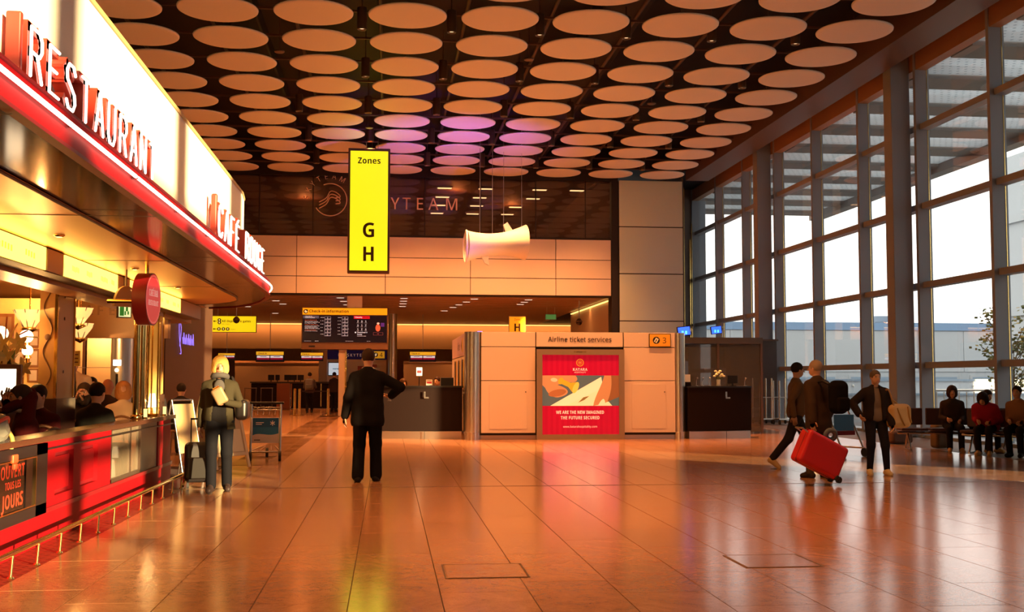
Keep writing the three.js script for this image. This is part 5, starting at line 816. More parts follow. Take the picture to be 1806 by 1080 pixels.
  for (let i = 0; i < 7; i++) { const a = -0.7 + i * 0.24; mesh('twig', tube([[0, 0.35, 0], [a * 0.2, 0.7, 0.02], [a * 0.45, 0.95 - Math.abs(a) * 0.3, 0]], 0.008, 10, 5), i % 2 ? redM : lilyM, fl); }
  // tables and chairs behind the bar front
  const table = thing('cafe_table', 'small round dark café table behind the bar front', 'table', [-3.85, 0, -11.1], 0, 'round tables along the bar front'); mesh('table_top', cyl(0.36, 0.36, 0.03, 0, 0.74, 0, 30), M.wood, table); mesh('column', cyl(0.035, 0.035, 0.72, 0, 0.37, 0, 12), M.black, table); mesh('foot', lathe([[0, 0.04], [0.05, 0.035], [0.24, 0.01], [0.24, 0], [0, 0]], 24), M.black, table);
  for (const [x, z] of [[-4.4, -15.0], [-4.95, -16.1]]) copyOf(table, [x, 0, z]);
  const chair = thing('cafe_chair', 'dark bentwood café chair behind the bar front', 'chair', [-3.5, 0, -15.55], 3.3, 'bentwood chairs along the bar front');
  mesh('seat', rb(0.42, 0.04, 0.42, 0, 0.45, 0, 0.02, 2), M.wood, chair); for (const [x, z] of [[-0.18, 0.18], [0.18, 0.18], [-0.18, -0.18], [0.18, -0.18]]) mesh('leg', bar([x, 0.44, z], [x * 1.1, 0, z * 1.15], 0.017, 8), M.wood, chair); mesh('backrest', [tube([[-0.19, 0.45, -0.19], [-0.2, 0.8, -0.22], [0, 0.93, -0.24], [0.2, 0.8, -0.22], [0.19, 0.45, -0.19]], 0.016, 30, 8), tube([[-0.11, 0.46, -0.19], [-0.11, 0.74, -0.21], [0, 0.83, -0.23], [0.11, 0.74, -0.21], [0.11, 0.46, -0.19]], 0.012, 24, 7)], M.wood, chair);
  for (const [x, z, a] of [[-3.5, -11.75, -1.2], [-3.66, -12.55, -0.3], [-3.42, -13.85, 2.75], [-3.75, -14.75, -0.1]]) copyOf(chair, [x, 0, z], a);
  const wc = thing('wine_cooler', 'small lit screen on a thin stand at the back of the café', 'screen', [-4.36, 0, -18.9]); mesh('stand', bar([0, 0, 0], [0, 1.5, 0], 0.02, 8), M.black, wc); mesh('screen', rb(0.13, 0.1, 0.03, 0, 1.68, 0, 0.01, 1), glow(0.85, 0.9, 0.9, 1.6), wc); mesh('lamp_bulb', ball(0.035, 0, 1.56, 0.02, 10), glow(1, 0.8, 0.5, 2.5), wc); wc.name = 'till_screen';
  const pn = thing('price_notice', 'yellow price notice beside the brass edged pillar', 'notice', [-3.68, 1.66, -13.85]); mesh('sheet', rb(0.12, 0.18, 0.012, 0, 0, 0, 0.003, 1), mat([0.8, 0.65, 0.12], 0.5), pn); mesh('print_lines', [bx(0.08, 0.014, 0.002, 0, 0.045, 0.007), bx(0.08, 0.014, 0.002, 0, 0, 0.007), bx(0.08, 0.014, 0.002, 0, -0.045, 0.007)], M.wood, pn); mesh('pole', bar([0, -0.09, 0], [0, -1.66, 0], 0.01, 6), M.bronze, pn);
}
// ---------------------------------------------------------------- outside the glazing
{
  const asphalt = dataTex(128, (u, v) => { const k = 120 + tn(u, v, 3, 2) * 18 + (rnd() - 0.5) * 26; return [k, k, k * 1.02]; });
  const gr = struct('ground_outside', uvMetres(lim(13.75, 140, -0.5, -0.1, -170, 40), 0.3), mat([0.8, 0.8, 0.82], 0.9, 0, { map: asphalt }));
  // long low building with a blue parapet
  const b = thing('office_building', 'long low grey building with blue parapet beyond the forecourt', 'building', [42, -0.1, -92]);
  mesh('wall', lim(-26, 40, 0, 5.7, -12, 0), M.panelGrey, b); mesh('parapet', lim(-26.2, 40.2, 5.7, 6.35, -12.2, 0.15), mat([0.2, 0.32, 0.5], 0.6), b);
  for (let i = 0; i < 16; i++) mesh('cladding_panel', lim(-25.9 + i * 4.1, -25.9 + i * 4.1 + 4.04, 2.2, 5.66, 0, 0.06), mat([0.44 + (i % 3) * 0.02, 0.47 + (i % 3) * 0.02, 0.5 + (i % 3) * 0.02], 0.7), b);
  for (let i = 0; i < 12; i++) { const w = new THREE.Group(); w.name = 'window'; b.add(w); mesh('window_frame', lim(-25 + i * 5.4, -25 + i * 5.4 + 4.4, 0.6, 1.9, 0, 0.08), M.panelGrey, w); mesh('window_pane', lim(-24.8 + i * 5.4, -24.8 + i * 5.4 + 4.0, 0.75, 1.75, 0.08, 0.1), mat([0.25, 0.33, 0.42], 0.1), w); }
  mesh('roof_vent', [cyl(0.9, 0.6, 0.5, 0.9, 6.8, -3, 14), cyl(0.5, 0.5, 0.5, 0.9, 6.5, -3, 14)], M.panelGrey, b);
  // block of the car park that keeps the low sun off that building
  const p = thing('car_park_block', 'tall grey car park block beside the forecourt', 'building', [60, -0.1, -67]); mesh('wall', lim(-20, 30, 0, 16, -3, 3), M.panelGrey, p);
  const h = thing('hotel_block', 'plain grey hotel block facing the glazed wall across the forecourt', 'building', [33, -0.1, -22]); mesh('wall', lim(-5, 5, 0, 13.4, -18, 24), M.panelGrey, h); mesh('parapet', lim(-5.2, 5.2, 13.4, 14, -18.2, 24.2), M.panelGrey, h);
  for (let k = 0; k < 5; k++) mesh('deck_edge', lim(-20.2, 30.2, 2.6 + k * 3, 3.2 + k * 3, -3.2, 3.2), M.panelGrey, p);
  // pale ramp walls with a handrail and a row of studs
  for (const [x0, x1, z, y0, y1, l] of [[15, 48, -52, 0.9, 1.35, 'pale upper ramp wall with blue coping outside'], [15, 40, -46, -0.1, 0.75, 'pale lower ramp wall outside the glazing']]) {
    const r = thing('ramp_wall', l, 'ramp wall', [0, 0, z]); mesh('wall', lim(x0, x1, -0.1, y1, -0.2, 0.1), mat([0.55, 0.6, 0.66], 0.6), r); mesh('coping', lim(x0, x1, y1, y1 + 0.1, -0.26, 0.16), mat([0.3, 0.4, 0.52], 0.5), r);
    for (let i = 0; i < 24; i++) mesh('stud', ball(0.06, x0 + 1 + i * 1.0, y1 - 0.22, 0.12, 8), M.white, r);
  }
  const f = thing('steel_railing', 'steel railing of many upright bars outside behind the seats', 'railing', [16.4, -0.1, -33]);
  for (let i = 0; i < 26; i++) mesh('baluster', bar([i * 0.24, 0.1, 0], [i * 0.24, 1.15, 0], 0.018, 6), M.satin, f);
  mesh('handrail', bar([-0.2, 1.2, 0], [6.2, 1.2, 0], 0.035, 8), M.satin, f); mesh('bottom_rail', bar([-0.2, 0.1, 0], [6.2, 0.1, 0], 0.02, 6), M.satin, f);
  for (const x of [0, 2, 4, 6]) mesh('post', bar([x, 0, 0], [x, 1.25, 0], 0.04, 8), M.satin, f);
  // perforated canopy over the forecourt: pale panels between dark cross beams
  const c = thing('forecourt_canopy', 'outdoor canopy of pale perforated panels between dark cross beams', 'canopy', [0, 0, 0]);
  const perf = canvas(128, 128, (g, w, h) => { g.fillStyle = '#c6d0d8'; g.fillRect(0, 0, w, h); g.fillStyle = '#8d9aa6'; for (let i = 0; i < 4; i++) for (let j = 0; j < 4; j++) { g.beginPath(); g.arc(16 + i * 32 + (j % 2) * 16, 16 + j * 32, 6, 0, 7); g.fill(); } }); perf.wrapS = perf.wrapT = THREE.RepeatWrapping;
  const pm = mat([0.95, 0.95, 0.95], 0.9, 0, { map: perf, physical: true, transmission: 0.5, thickness: 0, side: THREE.DoubleSide });
  for (let k = 0; k < 22; k++) { const z = 12 - 2.9 * k; mesh('panel', uvMetres(new THREE.PlaneGeometry(6.5, 1.8).rotateX(PI / 2).translate(16.75, 9.33, z - 0.92), 1.2), pm, c); mesh('cross_beam', lim(13.5, 20, 9.22, 9.58, z - 2.88, z - 1.84), mat([0.2, 0.18, 0.17], 0.6), c); }
  mesh('edge_beam', lim(20, 20.5, 9.02, 9.66, -52, 13), mat([0.2, 0.18, 0.17], 0.6), c);
  for (const z of [-14, 11]) mesh('prop', cyl(0.14, 0.14, 9.3, 20.2, 4.5, z, 14), M.panelGrey, c);
  // tree with thin yellowing leaves
  const t = thing('young_tree', 'thin leaved young tree turning yellow outside the glazing', 'tree', [23.2, -0.1, -40.2]);
  const bark = mat([0.14, 0.09, 0.06], 0.9), branches = [bar([0, 0, 0], [0.1, 2.1, 0], 0.07, 8)], tips = [];
  for (let i = 0; i < 26; i++) { const a = i * 2.4, y = 0.9 + (i % 13) * 0.2, r = 0.5 + ((i * 7) % 9) * 0.12 * (1 - Math.abs(y - 2.2) / 4), e = [Math.cos(a) * r, y + 0.5 + (i % 4) * 0.12, Math.sin(a) * r]; branches.push(bar([0.05, y * 0.8, 0], e, 0.016, 5)); tips.push(e); }
  mesh('trunk', branches, bark, t);
  const leaf = new THREE.PlaneGeometry(0.12, 0.08), groups = [[], [], []];
  tips.forEach((e, i) => { for (let k = 0; k < 46; k++) groups[(i + k) % 3].push(leaf.clone().rotateX(rr(-1.5, 1.5)).rotateY(rr(0, 6)).translate(e[0] * rr(0.5, 1.1) + rr(-0.28, 0.28), e[1] + rr(-0.3, 0.3), e[2] * rr(0.5, 1.1) + rr(-0.28, 0.28))); });
  groups.forEach((g, i) => { const m = mesh('foliage', g, mat([[0.2, 0.2, 0.06], [0.36, 0.24, 0.06], [0.14, 0.16, 0.05]][i], 0.8, 0, { side: THREE.DoubleSide }), t); m.userData.kind = 'stuff'; });
}
// ---------------------------------------------------------------- travellers
const dk = [0.018, 0.013, 0.012], tan = [0.62, 0.34, 0.21];
person('woman with blond bob in open grey cardigan and scarf clutching a purse', [-2.12, 0, -14.7], 0.08, 1.7,
  { fine: 0.014, fineHead: 0.006, skin: [0.42, 0.2, 0.11], hair: 'bob', hairColor: [0.6, 0.36, 0.1], shirt: [0.007, 0.006, 0.007], jacket: [0.034, 0.028, 0.016], bulk: 0.009, open: 0.085, hem: -0.12, trousers: [0.006, 0.006, 0.009], shoes: [0.03, 0.02, 0.02], scarf: [0.05, 0.045, 0.045], flare: 2.2 },
  { handL: [0.1, 1.16, 0.27], palmL: [-0.3, 0.5, -0.8], fingersL: [-1, 0.3, 0.1], curlL: 0.9, handR: [-0.25, 0.84, -0.06], footL: [0.1, 0.085, -0.12], footR: [-0.08, 0.085, 0.2], elbowL: [0.7, -0.8, -0.2], headPitch: 0.05 });
{
  const pu = thing('purse', 'small cream purse held against the cardigan', 'purse', [-2.07, 1.19, -14.4], 0.1); mesh('purse_body', rb(0.15, 0.21, 0.06, 0, 0.02, 0, 0.028, 3).rotateZ(0.5), mat([0.24, 0.15, 0.075], 0.5), pu); mesh('clasp', bar([-0.09, 0.1, 0.01], [-0.02, 0.14, 0.01], 0.01, 6), M.brass, pu);
  const sb = thing('shoulder_bag', 'black shoulder bag hanging at the hip of the woman in cardigan', 'bag', [-1.84, 0.93, -14.75]); mesh('bag_body', rb(0.16, 0.26, 0.34, 0, 0.1, 0, 0.06, 3), M.black, sb); mesh('strap', tube([[-0.02, 0.2, 0.12], [-0.1, 0.42, 0.06], [-0.14, 0.52, 0.02], [-0.1, 0.42, -0.1], [-0.02, 0.2, -0.12]], 0.012, 24, 6), M.black, sb);
  const c = thing('cabin_case', 'black wheeled cabin case pulled behind the woman in cardigan', 'suitcase', [-2.44, 0, -15.15], 0.15);
  mesh('shell', [rb(0.36, 0.52, 0.24, 0, 0.34, 0, 0.07, 4).rotateX(-0.12)], mat([0.012, 0.01, 0.012], 0.5), c); mesh('pull_handle', [bar([-0.1, 0.58, -0.08], [-0.1, 0.9, -0.02], 0.009, 6), bar([0.1, 0.58, -0.08], [0.1, 0.9, -0.02], 0.009, 6), bar([-0.11, 0.9, -0.02], [0.11, 0.9, -0.02], 0.014, 6)], M.black, c);
  for (const x of [-0.13, 0.13]) mesh('wheel', cyl(0.045, 0.045, 0.03, 0, 0, 0, 14).rotateZ(PI / 2).translate(x, 0.046, -0.02), M.rubber, c); mesh('front_pocket', rb(0.27, 0.28, 0.05, 0, 0.27, 0.11, 0.02, 2), M.black, c);
}
person('man in a black suit seen from behind with one hand at his waist', [-0.28, 0, -15.9], PI - 0.05, 1.84,
  { fine: 0.014, fineHead: 0.008, skin: [0.55, 0.27, 0.17], hair: 'short', hairColor: [0.035, 0.016, 0.008], shirt: [0.6, 0.55, 0.5], jacket: [0.006, 0.004, 0.004], collar: [0.7, 0.62, 0.55], hem: -0.2, bulk: 0.022, girth: 1.05, trousers: [0.006, 0.005, 0.006], shoes: [0.012, 0.01, 0.01], flare: 2, leg: 0.022 },
  { handL: [0.3, 0.86, 0.02], handR: [-0.3, 1.13, 0.2], elbowR: [-1, -0.1, -0.45], fingersR: [0.6, -0.2, 0.6], palmR: [0.3, 0.4, 0.5], footL: [0.12, 0.085, -0.04], footR: [-0.11, 0.085, 0.1], headYaw: 0.05 });
tag(mesh('phone', rb(0.05, 0.1, 0.012, 0.02, 1.16, -16.12, 0.004, 1), M.white), 'small white phone in the hand of the suited man', 'phone');
person('dark haired man in tan lit jacket striding past the red suitcase', [6.5, 0, -17.6], PI / 2 - 0.1, 1.72,
  { skin: [0.3, 0.15, 0.09], hairColor: [0.012, 0.008, 0.006], jacket: [0.09, 0.05, 0.025], hem: -0.1, trousers: dk, shoes: [0.5, 0.32, 0.14] }, { footL: [0.1, 0.085, 0.26], footR: [-0.1, 0.17, -0.42], toeR: [-0.1, -0.6, 0.8], handL: [0.24, 1.0, 0.26], handR: [-0.26, 0.86, -0.1], pelvis: [0, 0.9, 0], headYaw: 0.2 });
person('grey haired man in long brown coat with black backpack pulling red suitcase', [6.2, 0, -15.9], PI + 0.5, 1.7,
  { fine: 0.016, skin: [0.62, 0.32, 0.2], hair: 'short', hairColor: [0.34, 0.25, 0.18], jacket: [0.055, 0.032, 0.02], hem: -0.26, bulk: 0.03, trousers: [0.06, 0.04, 0.025], shoes: [0.03, 0.02, 0.015] }, { handL: [0.26, 0.84, -0.12], handR: [-0.28, 0.9, 0.05], footL: [0.12, 0.085, 0.06], footR: [-0.1, 0.085, -0.1], headYaw: 0.3 });
{
  const b = thing('backpack', 'black backpack on the shoulder of the man in brown coat', 'backpack', [6.38, 0.98, -15.66], PI + 0.35); const cl = mat([0.008, 0.006, 0.006], 0.95, 0, { physical: true, specularIntensity: 0.2 }); mesh('pack', rb(0.3, 0.48, 0.2, 0, 0.19, -0.05, 0.1, 5), cl, b); mesh('pocket', rb(0.22, 0.2, 0.08, 0, 0.09, -0.15, 0.04, 4), cl, b); mesh('strap', tube([[0.1, 0.38, 0.04], [0.14, 0.42, 0.12], [0.16, 0.36, 0.24], [0.14, 0.2, 0.28]], 0.018, 14, 6), M.black, b);
  const s = thing('red_suitcase', 'large red hard suitcase tilted on its wheels', 'suitcase', [5.98, 0, -14.8]); const g = new THREE.Group(); g.name = 'case'; g.position.set(0, 0.06, 0); g.rotation.set(0, 0.2, 1.12); s.add(g);
  mesh('shell', rb(0.46, 0.66, 0.27, 0.23, 0.35, 0, 0.05, 3), mat([0.52, 0.012, 0.018], 0.4), g); mesh('seam', [rb(0.468, 0.668, 0.02, 0.23, 0.35, 0.03, 0.01, 1)], M.redDark, g); mesh('side_handle', rb(0.14, 0.02, 0.05, 0.28, 0.014, 0.05, 0.008, 1), M.black, g); mesh('corner_guard', [rb(0.07, 0.06, 0.29, 0.03, 0.05, 0, 0.02, 1)], M.black, g);
  for (const z of [-0.1, 0.1]) mesh('wheel', cyl(0.045, 0.045, 0.03, 0, 0, 0, 14).rotateX(PI / 2).translate(0.02, 0.0, z), M.rubber, g); mesh('pull_handle', [bar([0.4, 0.66, -0.08], [0.42, 0.78, -0.08], 0.009, 6), bar([0.4, 0.66, 0.08], [0.42, 0.78, 0.08], 0.009, 6), bar([0.42, 0.78, -0.09], [0.42, 0.78, 0.09], 0.013, 6)], M.satin, g);
  tag(mesh('neck_pillow', new THREE.TorusGeometry(0.065, 0.035, 10, 24).rotateX(0.2).translate(5.97, 0.67, -14.86), mat([0.1, 0.13, 0.18], 0.8)), 'blue grey neck pillow standing on the red suitcase', 'neck pillow');
}
const knit = canvas(128, 128, (g, w, h) => { g.fillStyle = '#8a7a6a'; g.fillRect(0, 0, w, h); g.fillStyle = '#4a3c34'; for (let i = 0; i < 90; i++) g.fillRect((i * 53) % 128, (i * 29) % 128, 10, 4); });
person('woman in dark jacket and mottled top with pale shoes facing the hall', [7.25, 0, -16.3], -0.1, 1.56,
  { fine: 0.015, fineHead: 0.008, skin: [0.6, 0.34, 0.22], hair: 'short', hairColor: [0.14, 0.1, 0.07], shirt: [0.22, 0.17, 0.13], jacket: [0.025, 0.018, 0.016], open: 0.07, hem: -0.02, bulk: 0.028, trousers: [0.016, 0.014, 0.02], shoes: [0.72, 0.56, 0.3], flare: 1 }, { handL: [0.22, 0.86, 0.16], handR: [-0.34, 1.02, 0.2], elbowR: [-1, -0.1, -0.5], footL: [0.16, 0.085, 0.05], footR: [-0.12, 0.085, 0.02], headYaw: 0.15 });
{
  const b = thing('tote_bag', 'large tan tote bag on the shoulder of the woman in dark jacket', 'bag', [7.58, 0.72, -16.25], 0.3); mesh('bag_body', rb(0.42, 0.36, 0.2, 0, 0.16, 0, 0.09, 4), mat([0.6, 0.38, 0.14], 0.55), b); mesh('strap', tube([[-0.13, 0.3, 0.06], [-0.18, 0.52, 0.03], [-0.22, 0.56, 0], [-0.14, 0.46, -0.04], [0.1, 0.3, -0.06]], 0.014, 24, 6), mat([0.4, 0.24, 0.1], 0.6), b); mesh('fold', [tube([[-0.1, 0.28, 0.1], [-0.02, 0.1, 0.115], [0.04, 0.02, 0.1]], 0.012, 12, 5), tube([[0.1, 0.3, 0.1], [0.12, 0.16, 0.115], [0.16, 0.06, 0.1]], 0.012, 12, 5)], mat([0.5, 0.3, 0.1], 0.6), b);
}
person('man in blue cap and dark coat standing outside the glazing', [15.77, -0.1, -33.2], -1.3, 1.8, { fine: 0.024, fineHead: 0.014, hair: 'cap', hairColor: [0.03, 0.05, 0.35], jacket: [0.04, 0.04, 0.045], hem: -0.3, bulk: 0.03, trousers: dk });
// seats by the column with waiting travellers
{
  function bench(label, pos, turn, n) {
    const b = thing('waiting_bench', label, 'bench', pos, turn), w = n * 0.58, m = mat([0.08, 0.03, 0.02], 0.5);
    mesh('beam', bar([-w / 2, 0.36, 0], [w / 2, 0.36, 0], 0.03, 8), M.steel, b);
    for (let i = 0; i < n; i++) { const x = (i - (n - 1) / 2) * 0.58; mesh('seat', rb(0.52, 0.05, 0.46, x, 0.43, 0, 0.02, 2), m, b); mesh('backrest', rb(0.52, 0.34, 0.04, x, 0.68, -0.23, 0.02, 2), m, b); }
    for (const x of [-w / 2 + 0.2, w / 2 - 0.2]) mesh('leg', [bar([x, 0.36, 0], [x, 0.05, 0.2], 0.022, 8), bar([x, 0.36, 0], [x, 0.05, -0.2], 0.022, 8), bar([x, 0.03, -0.25], [x, 0.03, 0.25], 0.022, 8)], M.steel, b);
  }
  bench('dark waiting seats on a steel beam beside the wide column', [11.3, 0, -21.6], -0.2, 4); bench('dark waiting seats under the hunched woman in red', [11.65, 0, -20.3], -0.8, 3);
  const sit = { pelvis: [0, 0.55, 0], footL: [0.12, 0.085, 0.42], footR: [-0.1, 0.085, 0.36], handL: [0.14, 0.66, 0.3], handR: [-0.14, 0.68, 0.28], lean: 0.12 };
  person('woman in dark brown coat sitting upright on the waiting seats', [11.15, 0, -21.5], -0.35, 1.66, { hair: 'bob', hairColor: [0.05, 0.025, 0.015], jacket: [0.05, 0.03, 0.025], trousers: dk, shoes: [0.4, 0.22, 0.1] }, sit);
  person('traveller in black coat leaning forward on the waiting seats', [11.62, 0, -21.4], 0.3, 1.64, { hair: 'short', jacket: [0.02, 0.015, 0.015], trousers: dk, shoes: [0.6, 0.4, 0.16] }, { ...sit, lean: 0.4, headPitch: 0.3 });
  person('woman in bright red coat hunched over on the waiting seats', [11.38, 0, -20.55], -0.75, 1.66, { hair: 'bob', hairColor: [0.03, 0.015, 0.01], jacket: [0.34, 0.012, 0.03], bulk: 0.035, trousers: dk, shoes: [0.55, 0.36, 0.15] }, { ...sit, lean: 0.55, headPitch: 0.5 });
  person('traveller in tan top and dark trousers at the end of the seats', [11.79, 0, -20.12], -0.85, 1.7, { hair: 'short', jacket: [0.3, 0.14, 0.07], trousers: dk, shoes: dk }, { ...sit, lean: 0.3 });
  const bag = (n, l, x, z, w, h, d, c) => { const o = thing(n, l, 'bag', [x, 0, z], 0.2); mesh('bag_body', rb(w, h, d, 0, h / 2, 0, 0.07, 4), mat(c, 0.7), o); mesh('bag_handle', tube([[-w * 0.25, h * 0.95, 0], [-w * 0.15, h + 0.1, 0], [w * 0.15, h + 0.1, 0], [w * 0.25, h * 0.95, 0]], 0.012, 16, 6), M.black, o); };
  bag('travel_bag', 'brown holdall standing on the floor before the wide column', 11.35, -24.3, 0.55, 0.28, 0.3, [0.12, 0.05, 0.025]); bag('rucksack', 'tall olive tan rucksack on the floor by the seats', 11.45, -22.6, 0.36, 0.5, 0.26, [0.16, 0.09, 0.035]); bag('travel_bag', 'black holdall on the floor at the end of the seats', 11.7, -19.4, 0.5, 0.36, 0.3, dk);
  const lt = thing('luggage_trolley', 'luggage trolley with blue and red panel behind the standing woman', 'luggage trolley', [8.4, 0, -20.5], 0.3); mesh('frame', [bar([-0.25, 0.1, 0.4], [-0.25, 0.95, -0.1], 0.018, 8), bar([0.25, 0.1, 0.4], [0.25, 0.95, -0.1], 0.018, 8), bar([-0.25, 0.95, -0.1], [0.25, 0.95, -0.1], 0.022, 8), bar([-0.25, 0.16, 0.4], [-0.1, 0.16, -0.6], 0.016, 8), bar([0.25, 0.16, 0.4], [0.1, 0.16, -0.6], 0.016, 8)], M.steel, lt); mesh('ad_panel', [rb(0.46, 0.3, 0.015, 0, 0.62, 0.14, 0.004, 1)], mat([0.06, 0.2, 0.4], 0.4), lt); mesh('red_stripe', rb(0.46, 0.08, 0.017, 0, 0.43, 0.17, 0.004, 1), M.redDark, lt); for (const [x, z] of [[-0.25, 0.4], [0.25, 0.4], [0, -0.6]]) mesh('wheel', cyl(0.08, 0.08, 0.04, 0, 0, 0, 14).rotateZ(PI / 2).translate(x, 0.081, z), M.rubber, lt);
}
// ---------------------------------------------------------------- loose things near the café end
{
  const t = thing('baggage_trolley', 'baggage trolley with blue sky advertisement panel by the folding board', 'luggage trolley', [-2.12, 0, -20.3], 0.05);
  const ad = canvas(256, 240, (g, w, h) => { g.fillStyle = '#2f86bd'; g.fillRect(0, 0, w, h); g.fillStyle = '#1d6aa3'; g.fillRect(0, 0, w, 90); g.fillStyle = '#e9e2d8'; g.beginPath(); g.moveTo(0, 170); g.bezierCurveTo(70, 130, 150, 190, 256, 150); g.lineTo(256, 240); g.lineTo(0, 240); g.fill(); g.fillStyle = '#fff'; for (let i = 0; i < 6; i++) { g.save(); g.translate(196, 50); g.rotate(i * PI / 3); g.fillRect(-4, -26, 8, 26); g.restore(); } g.font = 'bold 20px sans-serif'; g.fillRect(30, 40, 80, 8); g.fillRect(30, 56, 60, 8); g.fillStyle = '#777'; g.fillRect(14, 210, 60, 12); });
  mesh('frame', [bar([-0.25, 0.14, 0.25], [-0.25, 0.98, 0.08], 0.02, 8), bar([0.25, 0.14, 0.25], [0.25, 0.98, 0.08], 0.02, 8), bar([-0.25, 0.88, 0.1], [0.25, 0.88, 0.1], 0.012, 8), bar([-0.25, 0.16, 0.25], [0.25, 0.16, 0.25], 0.014, 8), bar([-0.24, 0.18, 0.25], [-0.12, 0.2, -0.75], 0.015, 8), bar([0.24, 0.18, 0.25], [0.12, 0.2, -0.75], 0.015, 8), bar([-0.1, 0.18, 0.25], [-0.05, 0.2, -0.75], 0.01, 6), bar([0.1, 0.18, 0.25], [0.05, 0.2, -0.75], 0.01, 6)], M.steel, t);
  mesh('push_handle', bar([-0.3, 1.0, 0.06], [0.3, 1.0, 0.06], 0.024, 10), M.black, t); mesh('basket', [...[-0.15, -0.05, 0.05, 0.15].map((x) => bar([x, 0.8, 0.12], [x, 0.92, 0.0], 0.007, 5)), bar([-0.22, 0.92, 0.0], [0.22, 0.92, 0.0], 0.008, 5)], M.steel, t);
  mesh('ad_panel', rb(0.46, 0.44, 0.014, 0, 0.53, 0.19, 0.004, 1), M.white, t); mesh('ad_print', planeFace(0.44, 0.42, 0, 0.53, 0.199), mat([1, 1, 1], 0.4, 0, { map: ad }), t);
  for (const [x, z] of [[-0.25, 0.27], [0.25, 0.27], [-0.02, -0.75]]) mesh('wheel', cyl(0.085, 0.085, 0.045, 0, 0, 0, 16).rotateZ(PI / 2).translate(x, 0.086, z), M.rubber, t);
  const a = thing('folding_board', 'large cream folding pavement board with bright poster behind the woman', 'A-board', [-2.66, 0, -18.35], 0.95);
  const leaf = (s) => { const g = new THREE.Group(); g.name = 'board_leaf'; g.rotation.x = s * 0.27; g.position.y = 1.2; a.add(g); mesh('board_frame', [bx(0.05, 1.22, 0.035, -0.36, -0.61, 0), bx(0.05, 1.22, 0.035, 0.36, -0.61, 0), bx(0.72, 0.05, 0.035, 0, -0.03, 0), bx(0.72, 0.05, 0.035, 0, -1.0, 0)], mat([0.75, 0.6, 0.35], 0.35), g); mesh('board_panel', bx(0.68, 0.95, 0.015, 0, -0.52, 0), mat([0.55, 0.42, 0.24], 0.5), g); mesh('poster_sheet', bx(0.6, 0.36, 0.004, 0, -0.78, s > 0 ? -0.012 : 0.012), mat([0.78, 0.7, 0.45], 0.4), g); };
  leaf(1); leaf(-1);
  const e = thing('menu_easel', 'slim steel framed menu stand at the end of the bar', 'menu stand', [-2.92, 0, -16.6], 1.15); mesh('frame', [bar([-0.25, 0, 0.22], [-0.25, 1.12, 0], 0.016, 8), bar([0.25, 0, 0.22], [0.25, 1.12, 0], 0.016, 8), bar([-0.25, 1.12, 0], [0.25, 1.12, 0], 0.016, 8), bar([-0.25, 0, -0.22], [-0.25, 1.12, 0], 0.014, 8), bar([0.25, 0, -0.22], [0.25, 1.12, 0], 0.014, 8)], M.steel, e); mesh('menu_sheet', rb(0.46, 0.7, 0.012, 0, 0, 0, 0.003, 1).rotateX(-0.19).translate(0, 0.72, 0.085), mat([0.6, 0.42, 0.2], 0.45), e);
}
// parked trolleys and a panel by the counter
for (let i = 0; i < 2; i++) { const t = thing('parked_trolley', 'dark baggage trolley parked in a nest beside the long counter', 'luggage trolley', [-6.2 + i * 0.72, 0, -52.4], 0.1, 'nested trolleys beside the long counter'); mesh('frame', [bar([-0.25, 0.1, 0.3], [-0.25, 1.0, 0], 0.02, 6), bar([0.25, 0.1, 0.3], [0.25, 1.0, 0], 0.02, 6), bar([-0.28, 1.0, 0], [0.28, 1.0, 0], 0.025, 6), bar([-0.25, 0.16, 0.3], [-0.1, 0.16, -0.7], 0.016, 6), bar([0.25, 0.16, 0.3], [0.1, 0.16, -0.7], 0.016, 6)], M.bronze, t); for (const [x, z] of [[-0.25, 0.3], [0.25, 0.3], [0, -0.7]]) mesh('wheel', cyl(0.08, 0.08, 0.04, 0, 0, 0, 12).rotateZ(PI / 2).translate(x, 0.081, z), M.rubber, t); }
{ const s = thing('info_panel', 'narrow terracotta panel with steel edge before the long counter', 'panel', [-4.75, 0, -52.6]); mesh('panel', rb(0.6, 1.2, 0.1, 0, 0.62, 0, 0.01, 1), mat([0.4, 0.14, 0.06], 0.5), s); mesh('edge', bx(0.05, 1.2, 0.12, 0.32, 0.6, 0), M.steel, s); }
// ---------------------------------------------------------------- diners, waiter and staff
const far = { fine: 0.024, fineHead: 0.014 };
const seat = { pelvis: [0, 0.55, 0], footL: [0.1, 0.085, 0.4], footR: [-0.1, 0.085, 0.36], lean: 0.12, handL: [0.16, 0.78, 0.34], handR: [-0.16, 0.78, 0.32] };
person('diner in red and navy striped jumper resting a hand on his mouth', [-3.5, 0, -11.75], -1.2, 1.75, { fine: 0.014, fineHead: 0.008, skin: [0.5, 0.27, 0.17], hairColor: [0.05, 0.03, 0.02], shirt: [0.6, 0.52, 0.42], jacket: [0.07, 0.008, 0.008], collar: [0.65, 0.58, 0.48], trousers: dk }, { ...seat, handR: [-0.1, 1.2, 0.26], fingersR: [0.3, 0.8, -0.3], handL: [0.05, 1.12, 0.26], fingersL: [-0.3, 0.9, -0.1], lean: 0.2 });
person('diner with short dark hair in dark red top beside the pillar', [-3.66, 0, -12.55], -0.3, 1.74, { ...far, fineHead: 0.009, hairColor: [0.02, 0.012, 0.01], jacket: [0.05, 0.006, 0.006], trousers: dk }, seat);
person('waiter with glasses in white shirt, grey waistcoat and red tie standing', [-4.35, 0, -16.3], 0.3, 1.78, { fine: 0.018, fineHead: 0.008, skin: [0.62, 0.36, 0.24], hairColor: [0.12, 0.06, 0.03], jacket: [0.62, 0.52, 0.42], shirt: [0.07, 0.05, 0.05], open: 0.05, tie: [0.3, 0.02, 0.02], glasses: true, trousers: dk });
